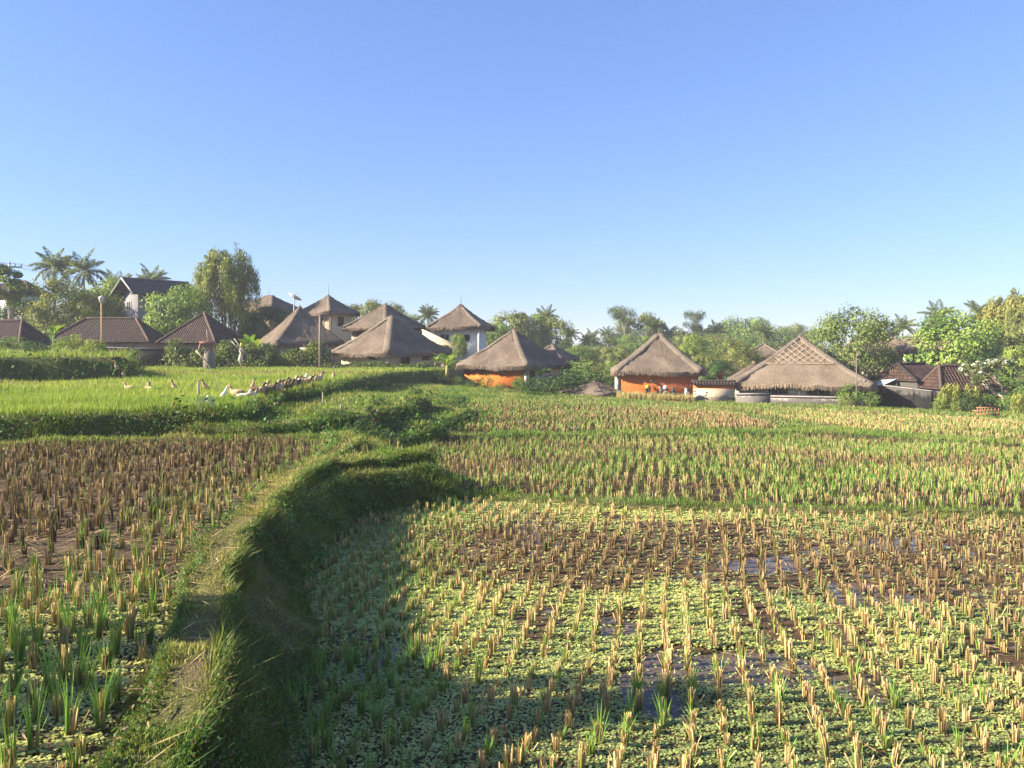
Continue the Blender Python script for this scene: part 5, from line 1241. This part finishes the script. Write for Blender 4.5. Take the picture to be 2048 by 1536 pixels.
# shrine, wrapped post, bamboo, stakes, net
t = empty('shrine', (*hx(415, 57), tz(*hx(415, 57))), .15, label='small red roofed shrine on a rough stone pedestal before the hedge', cat='shrine')
zb = t.location.z; zz = lambda y: zat(y, 57) - zb
a = Acc(); tube(a, [(.15, 0, -.2), (.15, 0, zz(722)), (.12, 0, zz(706)), (.1, 0, zz(700))], [.42, .44, .36, .26], 9, (.19, .165, .135)); a.build('pedestal', M['concrete'], t)
a = Acc(); box(a, (0, 0, zz(686)), (1.0, .75, .26), 0, (.27, .10, .08), .04); a.build('roof', M['plain'], t)
for u, tl in ((-.44, .2), (.42, .12)):
    a = Acc(); tube(a, [(u, -.2, zz(686)), (u - tl * .55, -.25, zz(701))], .07, 4, (.34, .13, .10)); a.build('roof_leg', M['plain'], t)
a = Acc(); tube(a, [(.02, 0, zz(683)), (-.05, 0, zz(660))], .035, 6, (.40, .27, .24)); a.build('pole', M['wood'], t)
t = empty('wrapped_post', (*hx(482, 58.5), tz(*hx(482, 58.5))), 0, label='post wrapped in pale cloth with a yellow top in the hedge', cat='post')
zb = t.location.z; zz = lambda y: zat(y, 58.5) - zb
a = Acc(); tube(a, [(0, 0, -.2), (0, 0, zz(685))], .06, 7, (.3, .22, .12)); a.build('post', M['wood'], t)
a = Acc(); tube(a, [(0, 0, zz(727)), (-.05, 0, zz(720)), (0, 0, zz(713)), (.02, 0, zz(706)), (-.02, 0, zz(701)), (0, 0, zz(697))], [.06, .19, .16, .09, .15, .07], 8, (.66, .52, .40)); a.build('wrapping', M['cloth'], t)
a = Acc(); tube(a, [(0, 0, zz(698)), (.02, 0, zz(692)), (.05, 0, zz(686))], [.09, .11, .08], 8, (.55, .46, .08)); a.build('yellow_top', M['cloth'], t)
for k, (xa, ya, xb, yb) in enumerate(((468, 677, 478, 690), (463, 682, 470, 690))):
    a = Acc(); p, q = np.array([*hx(xa, 58), zat(ya, 58)]), np.array([*hx(xb, 58), zat(yb, 58)]); 
    e = q + (q - p) * 2.0; tube(a, [p, q, e], .035, 5, (.46, .40, .32)); tag(a.build('leaning_plank', M['wood']), ('longer' if k == 0 else 'shorter') + ' pale plank leaning in the hedge beside the wrapped post', 'plank')
p = hit(437, 798); Yb = p[1]
a = Acc(); tube(a, [p, (*hx(433, Yb), zat(775, Yb)), (*hx(426, Yb), zat(750, Yb)), (*hx(417, Yb), zat(730, Yb)), (*hx(404, Yb), zat(713, Yb)), (*hx(392, Yb), zat(701, Yb))], [.014, .014, .016, .02, .03, .034], 7, (.34, .28, .17))
tag(a.build('bamboo_pole', M['wood']), 'thin bent bamboo pole leaning over the green rice near the standing white duck', 'pole')
for x, y0, y1, lab in ((398, 802, 762, 'slim pale bamboo stake in the green rice left of the bent pole'), (647, 812, 785, 'thick wooden stake on the bank right of the creeper mound'), (683, 832, 809, 'short wooden stake below the thick one on the bank')):
    p = hit(x, y0); a = Acc(); tube(a, [(p[0], p[1], p[2] - .1), (p[0] - .01, p[1], p[2] + .2), (p[0] - .02, p[1], zat(y1, p[1]))], [.035, .032, .03], 7, (.27, .23, .18)); tag(a.build('wooden_stake', M['wood']), lab, 'stake')
p = hit(412, 822)
a = Acc(); U, Vv = np.meshgrid(np.linspace(-1, 1, 12), np.linspace(0, 1, 10)); hgt = zat(788, p[1]) - p[2]
a.add(np.stack([p[0] + U * .28 * (1.25 - .5 * Vv) + .05 * np.sin(Vv * 7), p[1] + .12 * np.sin(U * 5 + Vv * 3), p[2] - .03 + Vv * hgt * (1 - .18 * U * U)], -1).reshape(-1, 3), [[i * 12 + k, i * 12 + k + 1, (i + 1) * 12 + k + 1, (i + 1) * 12 + k] for i in range(9) for k in range(11)], None, (.32, .38, .40))
def net_mat():
    m, nt, b = newmat('nylon_net'); b.inputs['Base Color'].default_value = (.32, .38, .40, 1); b.inputs['Alpha'].default_value = .45; b.inputs['Roughness'].default_value = .6; return m
tag(a.build('fishing_net', net_mat()), 'grey bundle of thin net hanging by the bank edge', 'net')

# bench by the tiled house
p = hit(1976, 835); t = empty('wooden_bench', p, 0, label='brown wooden bench with a slatted back below the frangipani', cat='bench'); wd = 46 * p[1] / F; WB = (.36, .17, .09)
a = Acc(); box(a, (0, .2, .36), (wd, .42, .05), 0, WB, .01); a.build('seat', M['wood'], t)
a = Acc(); box(a, (0, -.02, .54), (wd, .05, .06), 0, WB); box(a, (0, -.02, .18), (wd, .05, .06), 0, WB)
for k in range(7): box(a, (-wd / 2 + .06 + k * (wd - .12) / 6, -.02, .36), (.06, .04, .30), 0, WB)
box(a, (0, -.025, .36), (wd - .2, .03, .045), 0, WB)
a.build('backrest', M['wood'], t)
for u in (-1, 1):
    for v in (0, .38):
        a = Acc(); box(a, (u * (wd / 2 - .05), v, .07), (.07, .07, .34), 0, WB); a.build('leg', M['wood'], t)

# motor scooters parked at the orange wall
def scooter(x, y, rz, body, label):
    Ys = 58.1 - (x - 1318) * .012; p = (*hx(x, Ys), tz(*hx(x, Ys))); t = empty('motor_scooter', p, rz, label=label, cat='scooter', group='scooters parked along the orange wall')
    a = Acc()
    tube(a, [(-.75, 0, .62), (-.45, 0, .62), (-.15, 0, .48), (.1, 0, .34), (.35, 0, .40), (.5, 0, .75), (.55, 0, .98)], [.05, .15, .14, .10, .10, .12, .07], 9, body); a.build('body', M['plain'], t, True)
    a = Acc(); box(a, (-.38, 0, .79), (.72, .24, .10), 0, (.02, .02, .02), .03); a.build('seat', M['rubber'], t)
    for wxp in (-.62, .68):
        a = Acc(); q = np.linspace(0, 6.2832, 17); tube(a, np.stack([wxp + .2 * np.cos(q), 0 * q, .26 + .2 * np.sin(q)], 1), .05, 6, (.02, .02, .02), False); w = a.build('wheel', M['rubber'], t)
        a = Acc(); tube(a, [(wxp, -.03, .26), (wxp, .03, .26)], .13, 10, (.4, .4, .42)); a.build('rim', M['plain'], w)
    a = Acc(); tube(a, [(.5, -.34, 1.02), (.54, -.12, 1.0), (.55, 0, .98), (.54, .12, 1.0), (.5, .34, 1.02)], .022, 6, (.06, .06, .06))
    tube(a, [(.68, 0, .26), (.56, 0, .7), (.54, 0, 1.0)], .03, 6, (.1, .1, .1)); h = a.build('handlebar', M['plain'], t)
    for s in (-1, 1):
        a = Acc(); tube(a, [(.5, s * .27, 1.02), (.5, s * .33, 1.2)], .01, 5, (.05, .05, .05)); box(a, (.5, s * .35, 1.24), (.02, .12, .08), 0, (.05, .05, .05)); a.build('mirror', M['plain'], h)
    a = Acc(); lathe(a, [(.09, -.02), (.09, .05), (.03, .07)], (.64, 0, .93), 9, (.7, .7, .66)); a.build('headlight', M['plain'], t)
    return p
def helmet(x, Y, y, col, label):
    a = Acc(); lathe(a, [(.11, 0), (.135, .06), (.13, .14), (.08, .21), (.02, .235)], (0, 0, 0), 12, col); o = a.build('helmet', M['plain'], None, True)
    o.location = (*hx(x, Y), zat(y, Y)); tag(o, label, 'helmet')
p1 = scooter(1296, 794, 1.2, (.05, .05, .055), 'dark parked scooter carrying the yellow helmet')
p2 = scooter(1327, 796, 1.8, (.10, .09, .08), 'grey parked scooter carrying the white helmet')
p3 = scooter(1347, 796, 1.4, (.03, .035, .05), 'black parked scooter without helmet in the middle of the row')
p4 = scooter(1374, 799, -1.9, (.75, .75, .75), 'white parked scooter nearest the garden wall')
def on_scooter(p, rz, lx, lz, col, label):
    a = Acc(); lathe(a, [(.12, 0), (.15, .07), (.145, .16), (.09, .24), (.02, .265)], (0, 0, 0), 12, col); o = a.build('helmet', M['plain'], None, True)
    o.location = (p[0] + lx * math.cos(rz), p[1] + lx * math.sin(rz), p[2] + lz); tag(o, label, 'helmet')
on_scooter(p1, 1.2, -.3, .84, (.80, .55, .03), 'yellow helmet resting on the dark scooter seat')
on_scooter(p2, 1.8, -.3, .84, (.80, .80, .80), 'white helmet resting on the grey scooter seat')
# red flower above the garden wall
a = Acc(); n = 40; v = unit(rng.normal(0, 1, (n, 3))); c = np.array([*hx(1439, 64), zat(752, 64)]); leaves(a, c + v * .22, v, .2, .16, np.array([.6, .03, .03]) * rng.uniform(.7, 1.2, (n, 1)))
fl_root = empty('red_flower', (c[0], c[1], tz(c[0], c[1])), 0, label='single bright red blossom above the orange topped garden wall', cat='flower')
o = a.build('blossom', M['leaf'], fl_root); o.location = (-c[0], -c[1], -fl_root.location.z)
a = Acc(); tube(a, [(0, 0, -.1), (.05, 0, 1.0), (0, 0, c[2] - fl_root.location.z)], [.03, .02, .012], 5, (.08, .12, .04)); a.build('stem', M['bark'], fl_root)

# ------------------------------------------------------------------ ducks
def duck_mesh(col, head, upright=False):
    a = Acc(); c0, c1 = np.array(col), np.array(head)
    if upright: P = [(-.20, 0, .10), (-.13, 0, .16), (-.04, 0, .26), (.03, 0, .35), (.06, 0, .44), (.075, 0, .50), (.10, 0, .545), (.15, 0, .54)]; R_ = [.012, .06, .09, .075, .038, .032, .042, .016]
    else: P = [(-.30, 0, .24), (-.22, 0, .22), (-.08, 0, .20), (.06, 0, .21), (.14, 0, .26), (.17, 0, .34), (.19, 0, .40), (.225, 0, .425), (.26, 0, .415)]; R_ = [.02, .085, .125, .115, .07, .04, .036, .048, .02]
    k = np.clip((np.arange(len(P)) - len(P) + 5) / 2, 0, 1)[:, None]
    tube(a, P, R_, 10, c0 * (1 - k) + c1 * k); body = a.mesh('body', M['feather'], True)
    b = Acc(); e = P[-1]; tube(b, [e, (e[0] + .03, 0, e[2] - .008), (e[0] + .075, 0, e[2] - .014)], [.017, .016, .010], 6, (.55, .32, .06)); bill = b.mesh('bill', M['feather'])
    l = Acc()
    for s in (-1, 1): tube(l, [(-.02, s * .045, .13 if not upright else .18), (-.03, s * .05, .05), (.0, s * .05, 0), (.05, s * .055, .0)], [.02, .012, .011, .016], 5, (.50, .26, .06))
    w = Acc()
    for s in (-1, 1): tube(w, [(-.26, s * .05, .25), (-.12, s * .095, .235), (.05, s * .085, .22)] if not upright else [(-.17, s * .05, .15), (-.06, s * .085, .25), (.02, s * .06, .34)], [.01, .05, .03], 7, c0 * .8, True, .5)
    return [('body', body), ('bill', bill), ('leg', l.mesh('leg', M['feather'])), ('wing', w.mesh('wing', M['feather']))]
WHITE, TAN, BRN = (.80, .77, .70), (.42, .29, .16), (.17, .10, .055)
DK = {'w': duck_mesh(WHITE, WHITE), 'u': duck_mesh(WHITE, WHITE, True), 't': duck_mesh(TAN, (.40, .27, .14)), 'b': duck_mesh(BRN, (.10, .07, .04)), 'p': duck_mesh((.55, .42, .28), (.18, .12, .08)), 'o': duck_mesh(TAN, (.2, .13, .08), True)}
def duck(k, x, y, rz, s, label, group='ducks walking along the terrace edge'):
    p = hit(x, y); t = empty('duck', p, rz, label=label, cat='duck', group=group); t.scale = (s, s, s)
    for n, me in DK[k]:
        o = bpy.data.objects.new(n, me); COL.objects.link(o); o.parent = t
duck('u', 448, 806, .3, .85, 'upright white duck standing apart at the near end of the flock')
duck('t', 472, 800, 2.9, 1.05, 'tan duck between the upright white duck and the white pair')
duck('w', 489, 805, .5, .85, 'white duck with raised head, left of the white pair')
duck('p', 504, 803, .9, .9, 'cream duck, right of the white pair, bending forward')
duck('o', 506, 782, 1.2, .8, 'single small tan duck walking behind the white pair')
duck('b', 515, 795, .2, 1.1, 'dark brown duck just right of the white pair')
duck('w', 606, 772, 1.2, 1.15, 'white duck with raised head inside the far brown cluster')
duck('p', 634, 770, .6, 1.3, 'large pale duck at the far end of the line')
duck('o', 667, 766, 1.7, 1.05, 'lone brown headed duck standing beyond the line near the bank')
line = [(529, 792, 't'), (537, 793, 'b'), (545, 789, 't'), (549, 788, 't'), (556, 787, 'p'), (562, 785, 'b'), (568, 784, 'b'), (575, 782, 'b'), (583, 779, 't'), (587, 777, 't'), (592, 776, 'b'), (597, 775, 't'), (613, 773, 'b'), (618, 772, 't'), (624, 771, 't'), (565, 779, 'b')]
for x, y, k in line:
    duck(k, x, y + 2, random.uniform(-.3, 1.6), random.uniform(1.0, 1.25), {'t': 'tan duck huddled in the line of brown ducks along the bank', 'b': 'dark brown duck huddled in the line of ducks along the bank', 'p': 'pale breasted duck in the middle of the huddled line'}[k])
for x, y, k in ((232, 757, 'o'), (247, 758, 'o'), (279, 762, 'o'), (291, 761, 't'), (327, 762, 'o'), (258, 786, 't'), (300, 788, 't'), (296, 786, 'p'), (348, 788, 'o'), (410, 786, 'o')):
    duck(k, x, y + 2, random.uniform(0, 6.28), .95, 'small tan duck scattered over the green rice left of the bent bamboo', 'ducks scattered over the green rice')

# ------------------------------------------------------------------ haze, light, camera
hz = Acc(); box(hz, (0, 520, 11.0), (1700, 1500, 29), 0, (1, 1, 1)); HO = hz.build('haze', [])
m = bpy.data.materials.new('haze'); m.use_nodes = True; nt = m.node_tree; nt.nodes.clear()
out = N(nt, 'ShaderNodeOutputMaterial'); pv = N(nt, 'ShaderNodeVolumePrincipled'); pv.inputs['Color'].default_value = (.92, .92, .96, 1); pv.inputs['Density'].default_value = .0006; pv.inputs['Anisotropy'].default_value = .0
nt.links.new(pv.outputs[0], out.inputs['Volume']); HO.data.materials.clear(); HO.data.materials.append(m)
tag(HO, 'thin morning haze over the fields and far trees', kind='stuff')

w = bpy.data.worlds.new('World'); sc.world = w; w.use_nodes = True; nt = w.node_tree
sky = N(nt, 'ShaderNodeTexSky'); sky.sky_type = 'NISHITA'; sky.sun_disc = False
sky.sun_elevation = SUN_EL
sd = Vector((-math.cos(SUN_BEHIND) * math.cos(SUN_EL), -math.sin(SUN_BEHIND) * math.cos(SUN_EL), math.sin(SUN_EL)))
sky.sun_rotation = math.atan2(sd.x, sd.y)
sky.air_density = 1.1; sky.dust_density = .5; sky.ozone_density = 2.2; sky.altitude = 200
gm = N(nt, 'ShaderNodeGamma'); gm.inputs['Gamma'].default_value = .70; nt.links.new(sky.outputs[0], gm.inputs['Color'])
nt.links.new(mixc(nt, 1.0, gm.outputs[0], (.765, 1.0, 1.57), 'MULTIPLY'), nt.nodes['Background'].inputs['Color']); nt.nodes['Background'].inputs['Strength'].default_value = .0725
L = bpy.data.lights.new('sun', 'SUN'); L.energy = 5.0; L.angle = math.radians(.53); L.color = (1.0, .89, .71)
lo = bpy.data.objects.new('sun', L); COL.objects.link(lo); lo.rotation_euler = sd.to_track_quat('Z', 'Y').to_euler()

cam = bpy.data.cameras.new('camera'); co = bpy.data.objects.new('camera', cam); COL.objects.link(co); sc.camera = co
co.location = (0, 0, CAMH); co.rotation_euler = (math.radians(90), 0, 0)
cam.sensor_width = 36; cam.lens = F / 2048 * 36; cam.shift_y = (HY - 768) / 2048; cam.clip_start = .1; cam.clip_end = 6000
sc.view_settings.view_transform = 'Standard'; sc.view_settings.look = 'None'; sc.view_settings.exposure = 1.74; sc.view_settings.gamma = 1
sc.cycles.use_denoising = True; sc.cycles.max_bounces = 6; sc.cycles.diffuse_bounces = 3; sc.cycles.transparent_max_bounces = 8; sc.cycles.volume_bounces = 0
sc.cycles.sample_clamp_indirect = 6
